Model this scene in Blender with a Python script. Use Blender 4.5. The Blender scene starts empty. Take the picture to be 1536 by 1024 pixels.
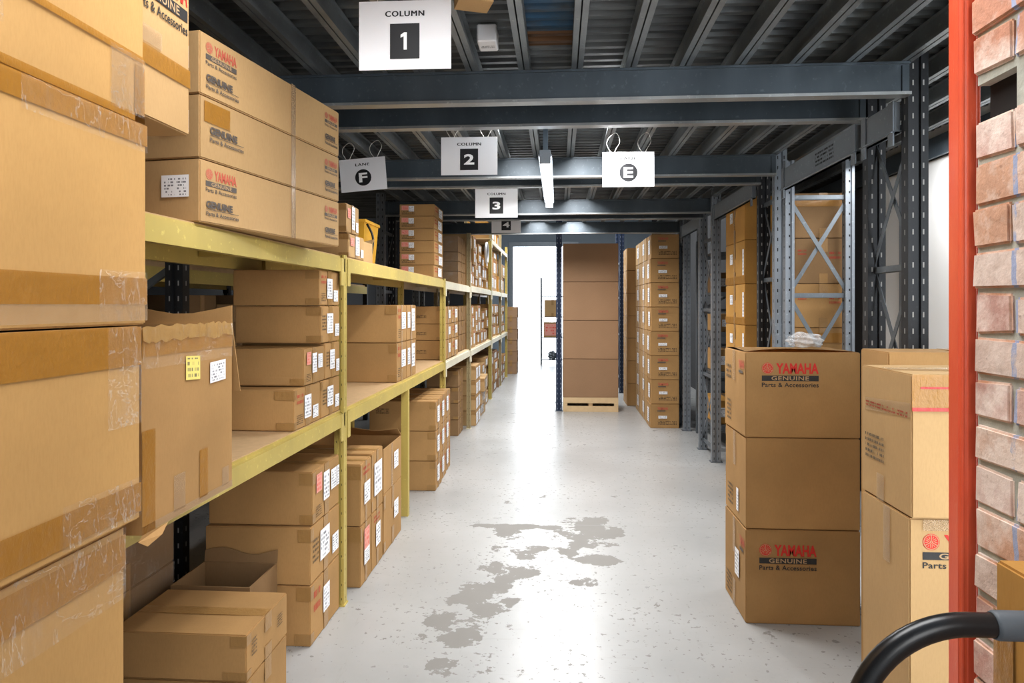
import bpy, bmesh, math, random
from mathutils import Vector, Matrix
random.seed(7)
C = bpy.context.scene.collection
R = math.radians

# ------------------------------------------------------------------ materials
MATS = {}
class NT:
    def __init__(s, name):
        s.m = bpy.data.materials.new(name); s.m.use_nodes = True
        s.t = s.m.node_tree; s.b = s.t.nodes['Principled BSDF']
        s.out = s.t.nodes['Material Output']
        MATS[name] = s.m
    def n(s, typ, **kw):
        o = s.t.nodes.new(typ)
        for k, v in kw.items():
            if k == 'i':
                for kk, vv in v.items(): s.put(o, kk, vv)
            else: setattr(o, k, v)
        return o
    def put(s, node, key, v):
        sock = node.inputs[key]
        if isinstance(v, bpy.types.NodeSocket): s.t.links.new(v, sock)
        elif isinstance(v, (tuple, list)) and sock.type == 'RGBA' and len(v) == 3: sock.default_value = (*v, 1)
        else: sock.default_value = v
    def math(s, op, a, b=None, c=None, clamp=False):
        o = s.n('ShaderNodeMath', operation=op); o.use_clamp = clamp
        s.put(o, 0, a)
        if b is not None: s.put(o, 1, b)
        if c is not None: s.put(o, 2, c)
        return o.outputs[0]
    def mix(s, f, a, b, blend='MIX'):
        o = s.n('ShaderNodeMix', data_type='RGBA', blend_type=blend)
        s.put(o, 0, f); s.put(o, 6, a); s.put(o, 7, b)
        return o.outputs[2]
    def coord(s, kind='Object'): return s.n('ShaderNodeTexCoord').outputs[kind]
    def noise(s, scale, detail=3, vec=None, rough=.55, sc=None):
        v = vec if vec is not None else s.coord()
        if sc: v = s.n('ShaderNodeMapping', i={'Vector': v, 'Scale': sc}).outputs[0]
        return s.n('ShaderNodeTexNoise', i={'Vector': v, 'Scale': scale, 'Detail': detail, 'Roughness': rough}).outputs[0]
    def ramp(s, f, lo, hi):
        return s.n('ShaderNodeMapRange', i={'Value': f, 'From Min': lo, 'From Max': hi}).outputs[0]
    def bump(s, h, strength=.2, dist=.01):
        b = s.n('ShaderNodeBump', i={'Height': h, 'Strength': strength, 'Distance': dist})
        s.put(s.b, 'Normal', b.outputs[0])
    def fin(s, col=None, rough=None, metal=None):
        if col is not None: s.put(s.b, 'Base Color', col)
        if rough is not None: s.put(s.b, 'Roughness', rough)
        if metal is not None: s.put(s.b, 'Metallic', metal)
        return s.m

def simple(name, col, rough=.6, metal=0, var=.12, scale=8, bump=0):
    t = NT(name); n = t.noise(scale, 4)
    dark = tuple(c*(1-var) for c in col); light = tuple(min(1, c*(1+var)) for c in col)
    if bump: t.bump(n, bump, .005)
    return t.fin(t.mix(n, dark, light), rough, metal)

def card(name, c, var=.14, crease=.4):
    t = NT(name)
    oi = t.n('ShaderNodeObjectInfo').outputs['Random']
    n1 = t.noise(2.2, 5); n2 = t.noise(220, 2, sc=(1, 1, .25)); n3 = t.noise(7, 4, sc=(1, 1, .3))
    a = tuple(x*(1-var) for x in c); b = tuple(min(1, x*(1+var)) for x in c)
    col = t.mix(t.ramp(n1, .3, .7), a, b)
    col = t.mix(t.math('MULTIPLY', t.ramp(n2, .4, .7), .12), col, (c[0]*.6, c[1]*.55, c[2]*.45))
    tint = t.math('MULTIPLY_ADD', oi, .12, .93)
    comb = t.n('ShaderNodeCombineColor', i={0: tint, 1: tint, 2: tint}).outputs[0]
    col = t.mix(1.0, col, comb, 'MULTIPLY')
    h = t.math('ADD', t.math('MULTIPLY', n3, crease), t.math('MULTIPLY', n2, .05))
    t.bump(h, .28, .010)
    t.put(t.b, 'Specular IOR Level', .25)
    return t.fin(col, .72, 0)
M_CARD = card('kraft_card', (.43, .255, .105))
M_CARD_L = card('pale_kraft_card', (.50, .325, .155), .08)
M_CARD_Y = card('amber_kraft_card', (.52, .28, .075))
M_CARD_P = card('pinkish_kraft_card', (.33, .205, .120), .05)
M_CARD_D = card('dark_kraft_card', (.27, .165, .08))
M_CARD_BIG = card('golden_kraft_card', (.55, .335, .13), .10, .05)

def tapem(name, c, rough, alpha):
    t = NT(name)
    n = t.noise(14, 6, rough=.7, sc=(1, 1, .5)); n2 = t.noise(40, 2)
    t.bump(t.math('ADD', n, t.math('MULTIPLY', n2, .3)), .5, .01)
    t.put(t.b, 'Alpha', alpha); t.put(t.b, 'Specular IOR Level', .55)
    return t.fin(t.mix(n, tuple(x*.75 for x in c), c), rough)
M_TAPE = tapem('amber_packing_tape', (.46, .22, .035), .28, .86)
M_TAPE_S = tapem('brown_packing_tape', (.41, .235, .085), .32, 1.0)
M_TAPE_C = tapem('clear_packing_tape', (.62, .45, .28), .2, .4)
M_TAPE_RED = tapem('red_marked_tape', (.6, .04, .03), .35, .9)
def filmm():
    t = NT('clear_stretch_film')
    co = t.coord('Object')
    n = t.noise(9, 8, co, .75, (1, 1, .35)); t.bump(n, 1.0, .03)
    st = None  # pale streaks paint in highlights along the film's wrinkles
    for sc_, w in (((1, 1.6, .5), .010), ((1, .5, 1.7), .008)):
        m = t.noise(6, 5, co, .6, sc_)
        k = t.math('SUBTRACT', 1.0, t.math('DIVIDE', t.math('ABSOLUTE', t.math('SUBTRACT', m, .52)), w), clamp=True)
        st = k if st is None else t.math('MAXIMUM', st, k)
    a = t.ramp(n, .5, .75)
    t.put(t.b, 'Alpha', t.math('MAXIMUM', t.math('MULTIPLY_ADD', a, .22, .05), t.math('MULTIPLY', st, t.math('MULTIPLY_ADD', a, .5, .3)))); t.put(t.b, 'Specular IOR Level', .8)
    return t.fin((.93, .9, .85), .12)
M_FILM = filmm()
M_FILM2 = tapem('crumpled_rim_tape', (.60, .38, .15), .15, .6)

def labelm(name, paper, ink, rows=7., red=False):
    t = NT(name); uv = t.coord('UV')
    s = t.n('ShaderNodeSeparateXYZ', i={0: uv}); u, v = s.outputs[0], s.outputs[1]
    oi = t.n('ShaderNodeObjectInfo').outputs['Random']
    vr = t.math('MULTIPLY', v, rows)
    row = t.math('FLOOR', vr); fr = t.math('FRACT', vr)
    vec = t.n('ShaderNodeCombineXYZ', i={0: t.math('MULTIPLY', u, 14.), 1: t.math('MULTIPLY', row, 3.7), 2: t.math('MULTIPLY', oi, 50)}).outputs[0]
    nz = t.n('ShaderNodeTexNoise', i={'Vector': vec, 'Scale': 1.0, 'Detail': 1}).outputs[0]
    m = t.math('MULTIPLY', t.math('GREATER_THAN', nz, .52), t.math('GREATER_THAN', fr, .45))
    mar = t.math('MULTIPLY', t.math('LESS_THAN', t.math('ABSOLUTE', t.math('SUBTRACT', u, .5)), .4),
                 t.math('LESS_THAN', t.math('ABSOLUTE', t.math('SUBTRACT', v, .5)), .42))
    m = t.math('MULTIPLY', m, mar)
    m = t.math('MULTIPLY', m, .8)
    return t.fin(t.mix(m, paper, ink), .55)
M_LABEL = labelm('white_printed_label', (.86, .86, .88), (.08, .08, .1))
M_LABEL_R = labelm('red_and_white_label', (.78, .35, .28), (.75, .08, .05), 4.)
M_NOTE_Y = labelm('yellow_note_paper', (.85, .72, .22), (.12, .1, .08), 4.)
def inkm(name, ink, rows):        # rows of small print on bare card, gaps transparent
    t = NT(name); uv = t.coord('UV')
    s = t.n('ShaderNodeSeparateXYZ', i={0: uv}); u, v = s.outputs[0], s.outputs[1]
    vr = t.math('MULTIPLY', v, float(rows)); row = t.math('FLOOR', vr); fr = t.math('FRACT', vr)
    vec = t.n('ShaderNodeCombineXYZ', i={0: t.math('MULTIPLY', u, 26.), 1: t.math('MULTIPLY', row, 5.3), 2: 0.}).outputs[0]
    nz = t.n('ShaderNodeTexNoise', i={'Vector': vec, 'Scale': 1.0, 'Detail': 1}).outputs[0]
    m = t.math('MULTIPLY', t.math('GREATER_THAN', nz, .47), t.math('GREATER_THAN', fr, .5))
    t.put(t.b, 'Alpha', t.math('MULTIPLY', m, .75))
    return t.fin(ink, .8)
M_PRINT = inkm('black_small_print', (.07, .06, .05), 3)
M_PRINT_B = inkm('black_barcode_print', (.07, .06, .05), 5)
M_PRINT_R = inkm('red_small_print', (.55, .08, .05), 2)

M_RED = simple('red_print_ink', (.62, .035, .025), .7, 0, .08, 60)
M_REDF = simple('faded_red_print_ink', (.55, .13, .08), .7, 0, .25, 90)
M_BLK = simple('black_print_ink', (.035, .033, .032), .7, 0, .1, 60)
M_BLKF = simple('faded_black_print_ink', (.12, .10, .085), .7, 0, .2, 90)
M_TANINK = simple('bare_card_knockout', (.46, .31, .17), .8)
M_WHITE = simple('white_sign_board', (.80, .80, .82), .5, 0, .02, 3)
M_WHITEINK = simple('white_sign_ink', (.9, .9, .9), .5, 0, .01)
M_SIGNBLK = simple('black_sign_ink', (.01, .01, .012), .5, 0, .1)
M_CABLE = simple('pale_plastic_cable', (.75, .74, .7), .4)

def steel(name, c, rough=.42, metal=.35, streak=.25, slots=False, hole=(.005, .005, .006), hx=.023, hw=.0034, zl=.16):
    t = NT(name)
    n = t.noise(3.5, 6, sc=(1, 1, .35)); n2 = t.noise(45, 3)
    col = t.mix(t.ramp(n, .3, .7), tuple(x*(1-streak) for x in c), tuple(x*(1+streak) for x in c))
    col = t.mix(t.math('MULTIPLY', t.ramp(n2, .62, .75), .35), col, tuple(min(1, x*2.2+.03) for x in c))
    r = t.math('MULTIPLY_ADD', n, .25, rough-.12)
    if slots:
        s = t.n('ShaderNodeSeparateXYZ', i={0: t.coord('Object')}); x, y, z = s.outputs
        zz = t.math('ABSOLUTE', t.math('SUBTRACT', t.math('FRACT', t.math('DIVIDE', z, .076)), .5))
        zm = t.math('LESS_THAN', zz, zl)
        ax = t.math('LESS_THAN', t.math('ABSOLUTE', t.math('SUBTRACT', t.math('ABSOLUTE', x), hx)), hw)
        ay = t.math('LESS_THAN', t.math('ABSOLUTE', y), hw)
        m = t.math('MULTIPLY', zm, t.math('MAXIMUM', ax, ay))
        col = t.mix(m, col, hole)
        r = t.math('MAXIMUM', r, t.math('MULTIPLY', m, .9))
        metalv = t.math('MULTIPLY', t.math('SUBTRACT', 1.0, m), metal)
        t.bump(t.math('MULTIPLY', m, -1.0), .6, .003)
        return t.fin(col, r, metalv)
    t.bump(n2, .05, .002)
    return t.fin(col, r, metal)
M_BEAM = steel('blue_grey_steel', (.078, .098, .116), .36, .3)
M_FLANGE = steel('lit_flange_steel', (.33, .34, .34), .38, .6)  # paler than the web: floor light on the lip put into the colour
M_JOIST = steel('galvanised_steel', (.25, .27, .28), .4, .65)
M_PLATE = steel('light_grey_steel', (.24, .27, .30), .45, .4, .12)
M_POSTB = steel('black_slotted_steel', (.022, .024, .028), .45, .2, .2, True, (.42, .42, .41))  # pale slot colour paints in light seen through the holes
M_POSTG = steel('lit_grey_slotted_steel', (.27, .30, .335), .42, .45, .2, True)  # black post steel lightened in colour for the lighting farther back
M_POSTS = steel('grey_single_slot_steel', (.24, .265, .295), .42, .45, .2, True, (.01, .01, .012), 0., .0045, .10)
M_POSTN = steel('navy_slotted_steel', (.02, .035, .075), .42, .25, .2, True, (.35, .37, .42))  # slots pale here too, painting in light through the holes
M_BRACE = steel('grey_brace_steel', (.16, .18, .20), .42, .5)
M_YEL = steel('yellow_painted_steel', (.52, .405, .12), .45, .05, .14)
M_YELP = steel('yellow_punched_steel', (.50, .39, .11), .45, .05, .14, True, (.12, .1, .03), .014, .002, .08)
M_TANP = steel('tan_punched_steel', (.36, .29, .16), .45, .05, .14, True, (.1, .08, .04), .014, .002, .08)
M_CRM = steel('cream_painted_steel', (.70, .66, .52), .45, .05, .1)
M_BOARD = simple('raw_particle_board', (.55, .37, .20), .75, 0, .14, 25, .1)
M_PINE = simple('pale_pine_timber', (.62, .46, .27), .7, 0, .15, 12)

def deckm():
    t = NT('galvanised_deck')
    s = t.n('ShaderNodeSeparateXYZ', i={0: t.coord('Object')}); x, y, z = s.outputs
    n = t.noise(2.5, 6); n2 = t.noise(18, 4, sc=(.3, 1, 1))
    col = t.mix(t.ramp(n, .35, .65), (.07, .075, .078), (.15, .16, .16))
    col = t.mix(t.math('MULTIPLY', t.ramp(n2, .55, .7), .5), col, (.20, .20, .19))
    def box(x0, x1, y0, y1):
        a = t.math('MULTIPLY', t.math('GREATER_THAN', x, x0), t.math('LESS_THAN', x, x1))
        b = t.math('MULTIPLY', t.math('GREATER_THAN', y, y0), t.math('LESS_THAN', y, y1))
        return t.math('MULTIPLY', a, b)
    col = t.mix(t.math('MULTIPLY', box(-.15, .062, 2.3, 3.05), t.ramp(n2, .3, .6)), col, (.045, .115, .20))
    col = t.mix(t.math('MULTIPLY', box(-.15, .062, 3.05, 3.22), .9), col, (.16, .07, .02))
    return t.fin(col, .42, .5)
M_DECK = deckm()

def floorm():
    t = NT('painted_concrete_floor')
    co = t.coord('Object')
    s = t.n('ShaderNodeSeparateXYZ', i={0: co}); x, y = s.outputs[0], s.outputs[1]
    big = t.noise(.8, 5, co); fine = t.noise(26, 5, co); mid = t.noise(5.5, 8, co, .62)
    warp = t.noise(11, 3, co)
    col = t.mix(t.ramp(big, .3, .7), (.31, .31, .305), (.42, .42, .415))
    col = t.mix(t.math('MULTIPLY', t.ramp(fine, .5, .75), .45), col, (.38, .37, .36))
    # chipped paint, thickest in a few worn areas
    reg = None
    for cx, cy, rx, ry, w in [(-.50, 3.36, .16, .17, 1.), (-.42, 3.72, .16, .22, 1.), (-.30, 4.08, .15, .22, .9),
                           (.22, 4.86, .22, .30, 1.), (.16, 4.5, .14, .18, .8), (.24, 4.33, .13, .12, 1.1), (-.22, 4.93, .45, .05, 1.15),
                           (-.40, 3.0, .2, .1, .6), (.16, 3.98, .07, .06, .8), (-.18, 4.4, .12, .2, .75), (-.38, 4.75, .1, .2, .75), (.05, 2.75, .1, .1, .5)]:
        dx = t.math('DIVIDE', t.math('SUBTRACT', x, cx), rx*1.5); dy = t.math('DIVIDE', t.math('SUBTRACT', y, cy), ry*1.5)
        d = t.math('ADD', t.math('MULTIPLY', dx, dx), t.math('MULTIPLY', dy, dy))
        e = t.math('MULTIPLY', t.math('SUBTRACT', 1.0, d, clamp=True), w)
        reg = e if reg is None else t.math('MAXIMUM', reg, e)
    rag = t.noise(38, 4, co, .7)
    sig = t.math('ADD', t.math('ADD', mid, t.math('MULTIPLY', t.math('SUBTRACT', rag, .5), .22)), t.math('MULTIPLY', reg, .27))
    chip = t.ramp(sig, .655, .67)
    sm = t.noise(30, 4, co); smr = t.noise(1.6, 2, co)
    chip2 = t.ramp(t.math('ADD', sm, t.math('MULTIPLY', smr, .2)), .735, .75)
    chip = t.math('MAXIMUM', chip, t.math('MULTIPLY', chip2, .8))
    scr = t.math('MAXIMUM', t.ramp(t.noise(14, 6, co, .75, (1, .16, 1)), .60, .66), t.ramp(t.noise(11, 6, co, .75, (.2, 1.3, 1)), .60, .66))
    col = t.mix(t.math('MULTIPLY', scr, .45), col, (.32, .31, .30))
    col = t.mix(chip, col, (.21, .20, .185))
    yj = t.math('LESS_THAN', t.math('ABSOLUTE', t.math('SUBTRACT', t.math('PINGPONG', t.math('SUBTRACT', y, 5.0), 2.2), 0.)), .004)
    col = t.mix(t.math('MULTIPLY', yj, .6), col, (.3, .3, .29))
    t.bump(t.math('SUBTRACT', t.math('MULTIPLY', big, .5), t.math('MULTIPLY', chip, .04)), .12, .05)
    r = t.math('ADD', t.math('MULTIPLY_ADD', mid, .22, .20), t.math('MULTIPLY', chip, .35))
    return t.fin(col, r, 0)
M_FLOOR = floorm()
M_WALLW = simple('white_painted_wall', (.78, .79, .79), .7, 0, .03, 2)
M_WALLG = simple('grey_blue_cladding', (.28, .34, .40), .6, 0, .08, 2)
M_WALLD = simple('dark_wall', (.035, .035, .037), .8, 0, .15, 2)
M_RUB = simple('black_powder_coat', (.010, .010, .011), .28)
M_GRIP = simple('grey_rubber_grip', (.10, .115, .13), .55, 0, .1, 30, .1)
def redm():
    t = NT('red_gloss_paint'); n = t.noise(7, 5, sc=(1, 1, .3)); n2 = t.noise(25, 6, rough=.8, sc=(1, 1, .25))
    col = t.mix(t.ramp(n, .35, .65), (.70, .09, .04), (.82, .16, .075))
    col = t.mix(t.math('MULTIPLY', t.ramp(n2, .60, .72), .55), col, (.80, .42, .32))
    t.bump(n2, .25, .004)
    return t.fin(col, .3)
M_POLE = redm()
def brickm(name, c):
    t = NT(name); n = t.noise(14, 6, rough=.7); n2 = t.noise(55, 4); n3 = t.noise(5, 5, rough=.7)
    col = t.mix(t.ramp(n, .35, .65), tuple(x*.82 for x in c), c)
    col = t.mix(t.math('MULTIPLY', t.ramp(n3, .42, .58), .8), col, (.88, .76, .68))
    col = t.mix(t.math('MULTIPLY', t.ramp(n2, .66, .74), .5), col, (.25, .13, .09))
    s = t.n('ShaderNodeSeparateXYZ', i={0: t.coord('Object')}); y = s.outputs[1]
    st = t.math('LESS_THAN', t.math('ABSOLUTE', t.math('SUBTRACT', y, t.math('MULTIPLY_ADD', n3, .03, 1.175))), .006)
    col = t.mix(t.math('MULTIPLY', st, t.ramp(n, .38, .5)), col, (.38, .42, .58))
    t.bump(t.math('ADD', n, t.math('MULTIPLY', n2, .4)), .5, .008)
    return t.fin(col, .85)
M_BR = [brickm('peach_brick', (.68, .40, .27)), brickm('pink_brick', (.62, .37, .31)), brickm('pale_brick', (.72, .56, .48)), brickm('rust_pink_brick', (.60, .30, .20))]
M_MORT = simple('grey_green_mortar', (.47, .47, .41), .95, 0, .25, 30, .8)
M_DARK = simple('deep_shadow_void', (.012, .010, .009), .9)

# ------------------------------------------------------------------ mesh helpers
def bx(bm, x0, x1, y0, y1, z0, z1, mi=0):
    v = [bm.verts.new(p) for p in ((x0,y0,z0),(x1,y0,z0),(x1,y1,z0),(x0,y1,z0),(x0,y0,z1),(x1,y0,z1),(x1,y1,z1),(x0,y1,z1))]
    fs = [bm.faces.new([v[i] for i in q]) for q in ((3,2,1,0),(4,5,6,7),(0,1,5,4),(1,2,6,5),(2,3,7,6),(3,0,4,7))]
    for f in fs: f.material_index = mi
    return v, fs
def prism(bm, pts, z0, z1, mi=0):         # pts ccw in XY
    a = [bm.verts.new((x, y, z0)) for x, y in pts]; b = [bm.verts.new((x, y, z1)) for x, y in pts]
    n = len(pts); fs = [bm.faces.new(a[::-1]), bm.faces.new(b)]
    for i in range(n): fs.append(bm.faces.new((a[i], a[(i+1) % n], b[(i+1) % n], b[i])))
    for f in fs: f.material_index = mi
def bar(bm, p, q, w, t, up=(0, 0, 1), mi=0):   # flat bar, w across, t thick
    p, q = Vector(p), Vector(q); d = (q-p); L = d.length; d.normalize()
    upv = Vector(up); s = d.cross(upv).normalized(); u = s.cross(d)
    vs = []
    for e in (p, q):
        for a, b in ((-1,-1),(1,-1),(1,1),(-1,1)): vs.append(bm.verts.new(e + s*(a*t/2) + u*(b*w/2)))
    for f in ((3,2,1,0),(4,5,6,7),(0,1,5,4),(1,2,6,5),(2,3,7,6),(3,0,4,7)):
        bm.faces.new([vs[i] for i in f]).material_index = mi
def tube(bm, pts, r, seg=10, mi=0, closed=False):
    P = [Vector(p) for p in pts]; n = len(P); rings = []; prev = None
    for i in range(n):
        a = P[(i-1) % n] if (closed or i > 0) else P[i]; b = P[(i+1) % n] if (closed or i < n-1) else P[i]
        d = (b-a).normalized()
        if prev is None:
            ref = Vector((0,0,1)) if abs(d.z) < .9 else Vector((1,0,0)); s = d.cross(ref).normalized()
        else: s = (prev - d*prev.dot(d)).normalized()
        prev = s; u = d.cross(s)
        rr = r[i] if isinstance(r, (list, tuple)) else r
        rings.append([bm.verts.new(P[i] + (s*math.cos(2*math.pi*k/seg) + u*math.sin(2*math.pi*k/seg))*rr) for k in range(seg)])
    m = n if closed else n-1
    for i in range(m):
        A, B = rings[i], rings[(i+1) % n]
        for k in range(seg):
            f = bm.faces.new((A[k], A[(k+1) % seg], B[(k+1) % seg], B[k])); f.smooth = True; f.material_index = mi
    if not closed:
        bm.faces.new(rings[0][::-1]).material_index = mi; bm.faces.new(rings[-1]).material_index = mi
def bez(pts, n=8):
    P = [Vector(p) for p in pts]; out = []
    for i in range(len(P)-1):
        p0 = P[max(i-1, 0)]; p1 = P[i]; p2 = P[i+1]; p3 = P[min(i+2, len(P)-1)]
        for k in range(n):
            t = k/n
            out.append(.5*((2*p1)+(-p0+p2)*t+(2*p0-5*p1+4*p2-p3)*t*t+(-p0+3*p1-3*p2+p3)*t**3))
    out.append(P[-1]); return out
def obj(name, bm, mats, parent=None, loc=(0,0,0), bevel=0, rot=None):
    if bevel:
        bmesh.ops.bevel(bm, geom=bm.edges[:], offset=bevel, segments=1, affect='EDGES', profile=.5)
    bmesh.ops.recalc_face_normals(bm, faces=bm.faces[:])
    me = bpy.data.meshes.new(name); bm.to_mesh(me); bm.free()
    for m in (mats if isinstance(mats, (list, tuple)) else [mats]): me.materials.append(m)
    o = bpy.data.objects.new(name, me); C.objects.link(o); o.location = loc
    if rot: o.rotation_euler = rot
    if parent: o.parent = parent
    return o
def thing(name, label, cat, loc=(0,0,0), rz=0, group=None):
    o = bpy.data.objects.new(name, None); C.objects.link(o); o.location = loc; o.rotation_euler = (0, 0, rz)
    o.empty_display_size = .1
    o['label'] = label; o['category'] = cat
    if group: o['group'] = group
    return o
def tag(o, label, cat, group=None):
    o['label'] = label; o['category'] = cat
    if group: o['group'] = group
    return o
def struct(name, bm, m, **k):
    o = obj(name, bm, m, **k); o['kind'] = 'structure'; return o
N = bmesh.new

# text -> mesh data (cached), centred options
_tc = {}
def text_geo(s, bold=0., spacing=1.):
    key = (s, bold, spacing)
    if key in _tc: return _tc[key]
    cu = bpy.data.curves.new('t', 'FONT'); cu.body = s; cu.size = 1; cu.offset = bold; cu.space_character = spacing; cu.resolution_u = 3
    o = bpy.data.objects.new('t', cu); C.objects.link(o)
    dg = bpy.context.evaluated_depsgraph_get(); me = bpy.data.meshes.new_from_object(o.evaluated_get(dg))
    vs = [(v.co.x, v.co.y) for v in me.vertices]; fs = [tuple(p.vertices) for p in me.polygons]
    x0 = min(v[0] for v in vs); x1 = max(v[0] for v in vs); y0 = min(v[1] for v in vs); y1 = max(v[1] for v in vs)
    vs = [((a-x0)/(x1-x0), (b-y0)/(y1-y0)) for a, b in vs]
    bpy.data.objects.remove(o); bpy.data.meshes.remove(me)
    _tc[key] = (vs, fs); return _tc[key]
class Face:
    """a flat face: origin bottom-left, right vector, up vector, normal"""
    def __init__(s, o, r, u): s.o = Vector(o); s.r = Vector(r); s.u = Vector(u); s.n = s.r.cross(s.u)
    def at(s, a, b, d=0): return s.o + s.r*a + s.u*b + s.n*d
def put_text(bm, F, st, a0, a1, b0, b1, d=.0012, mi=0, bold=0., spacing=1.):
    vs, fs = text_geo(st, bold, spacing)
    V = [bm.verts.new(F.at(a0+(a1-a0)*x, b0+(b1-b0)*y, d)) for x, y in vs]
    for f in fs:
        try: bm.faces.new([V[i] for i in f]).material_index = mi
        except ValueError: pass
def put_quad(bm, F, a0, a1, b0, b1, d=.001, mi=0, skew=0, uv=True):
    V = [bm.verts.new(F.at(a, b, d)) for a, b in ((a0, b0+skew), (a1, b0), (a1, b1), (a0, b1+skew))]
    f = bm.faces.new(V); f.material_index = mi
    if uv:
        l = bm.loops.layers.uv.verify()
        for lp, c in zip(f.loops, ((0,0),(1,0),(1,1),(0,1))): lp[l].uv = c
def put_disc(bm, F, ca, cb, r, d=.001, mi=0, r0=0, seg=28):
    if r0 == 0:
        bm.faces.new([bm.verts.new(F.at(ca+r*math.cos(2*math.pi*k/seg), cb+r*math.sin(2*math.pi*k/seg), d)) for k in range(seg)]).material_index = mi
    else:
        A = [bm.verts.new(F.at(ca+r*math.cos(2*math.pi*k/seg), cb+r*math.sin(2*math.pi*k/seg), d)) for k in range(seg)]
        B = [bm.verts.new(F.at(ca+r0*math.cos(2*math.pi*k/seg), cb+r0*math.sin(2*math.pi*k/seg), d)) for k in range(seg)]
        for k in range(seg): bm.faces.new((A[k], A[(k+1) % seg], B[(k+1) % seg], B[k])).material_index = mi
def flatbar(bm, F, ca, cb, ang, r0, r1, off, w, d, mi):
    c, s = math.cos(ang), math.sin(ang)
    pts = [(r0, off-w/2), (r1, off-w/2), (r1, off+w/2), (r0, off+w/2)]
    bm.faces.new([bm.verts.new(F.at(ca+x*c-y*s, cb+x*s+y*c, d)) for x, y in pts]).material_index = mi
def emblem(bm, F, ca, cb, r, d=.001, red=0, tan=2):
    put_disc(bm, F, ca, cb, r, d, red)
    put_disc(bm, F, ca, cb, r*.93, d+.0003, tan, r*.84)
    for k in range(3):                      # three crossed tuning forks
        a = math.pi/2 + k*2*math.pi/3
        flatbar(bm, F, ca, cb, a, r*.1, r*.84, 0, r*.09, d+.0003, tan)
        for sd in (-1, 1):
            flatbar(bm, F, ca, cb, a+math.pi, r*.25, r*.70, sd*r*.10, r*.07, d+.0003, tan)
            flatbar(bm, F, ca, cb, a+sd*.42, r*.42, r*.72, 0, r*.07, d+.0003, tan)
    put_disc(bm, F, ca, cb, r*.17, d+.0004, tan); put_disc(bm, F, ca, cb, r*.09, d+.0006, red)
def logo(bm, F, a, b, w, h, full=True):
    """printed block, its top-left at (a,b), w wide, h high; materials red, black, bare card"""
    r = h*.235; put_top = b
    emblem(bm, F, a+r, b-r, r)
    put_text(bm, F, 'YAMAHA', a+2*r+w*.045, a+w, b-2*r+h*.015, b-h*.02, .001, 0, .035)
    put_quad(bm, F, a, a+w, b-h*.75, b-h*.53, .001, 1)
    put_text(bm, F, 'GENUINE', a+w*.17, a+w*.83, b-h*.725, b-h*.555, .0014, 2, .02, 1.1)
    put_text(bm, F, 'Parts & Accessories', a, a+w, b-h, b-h*.82, .001, 1, .012, 1.05)

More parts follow.
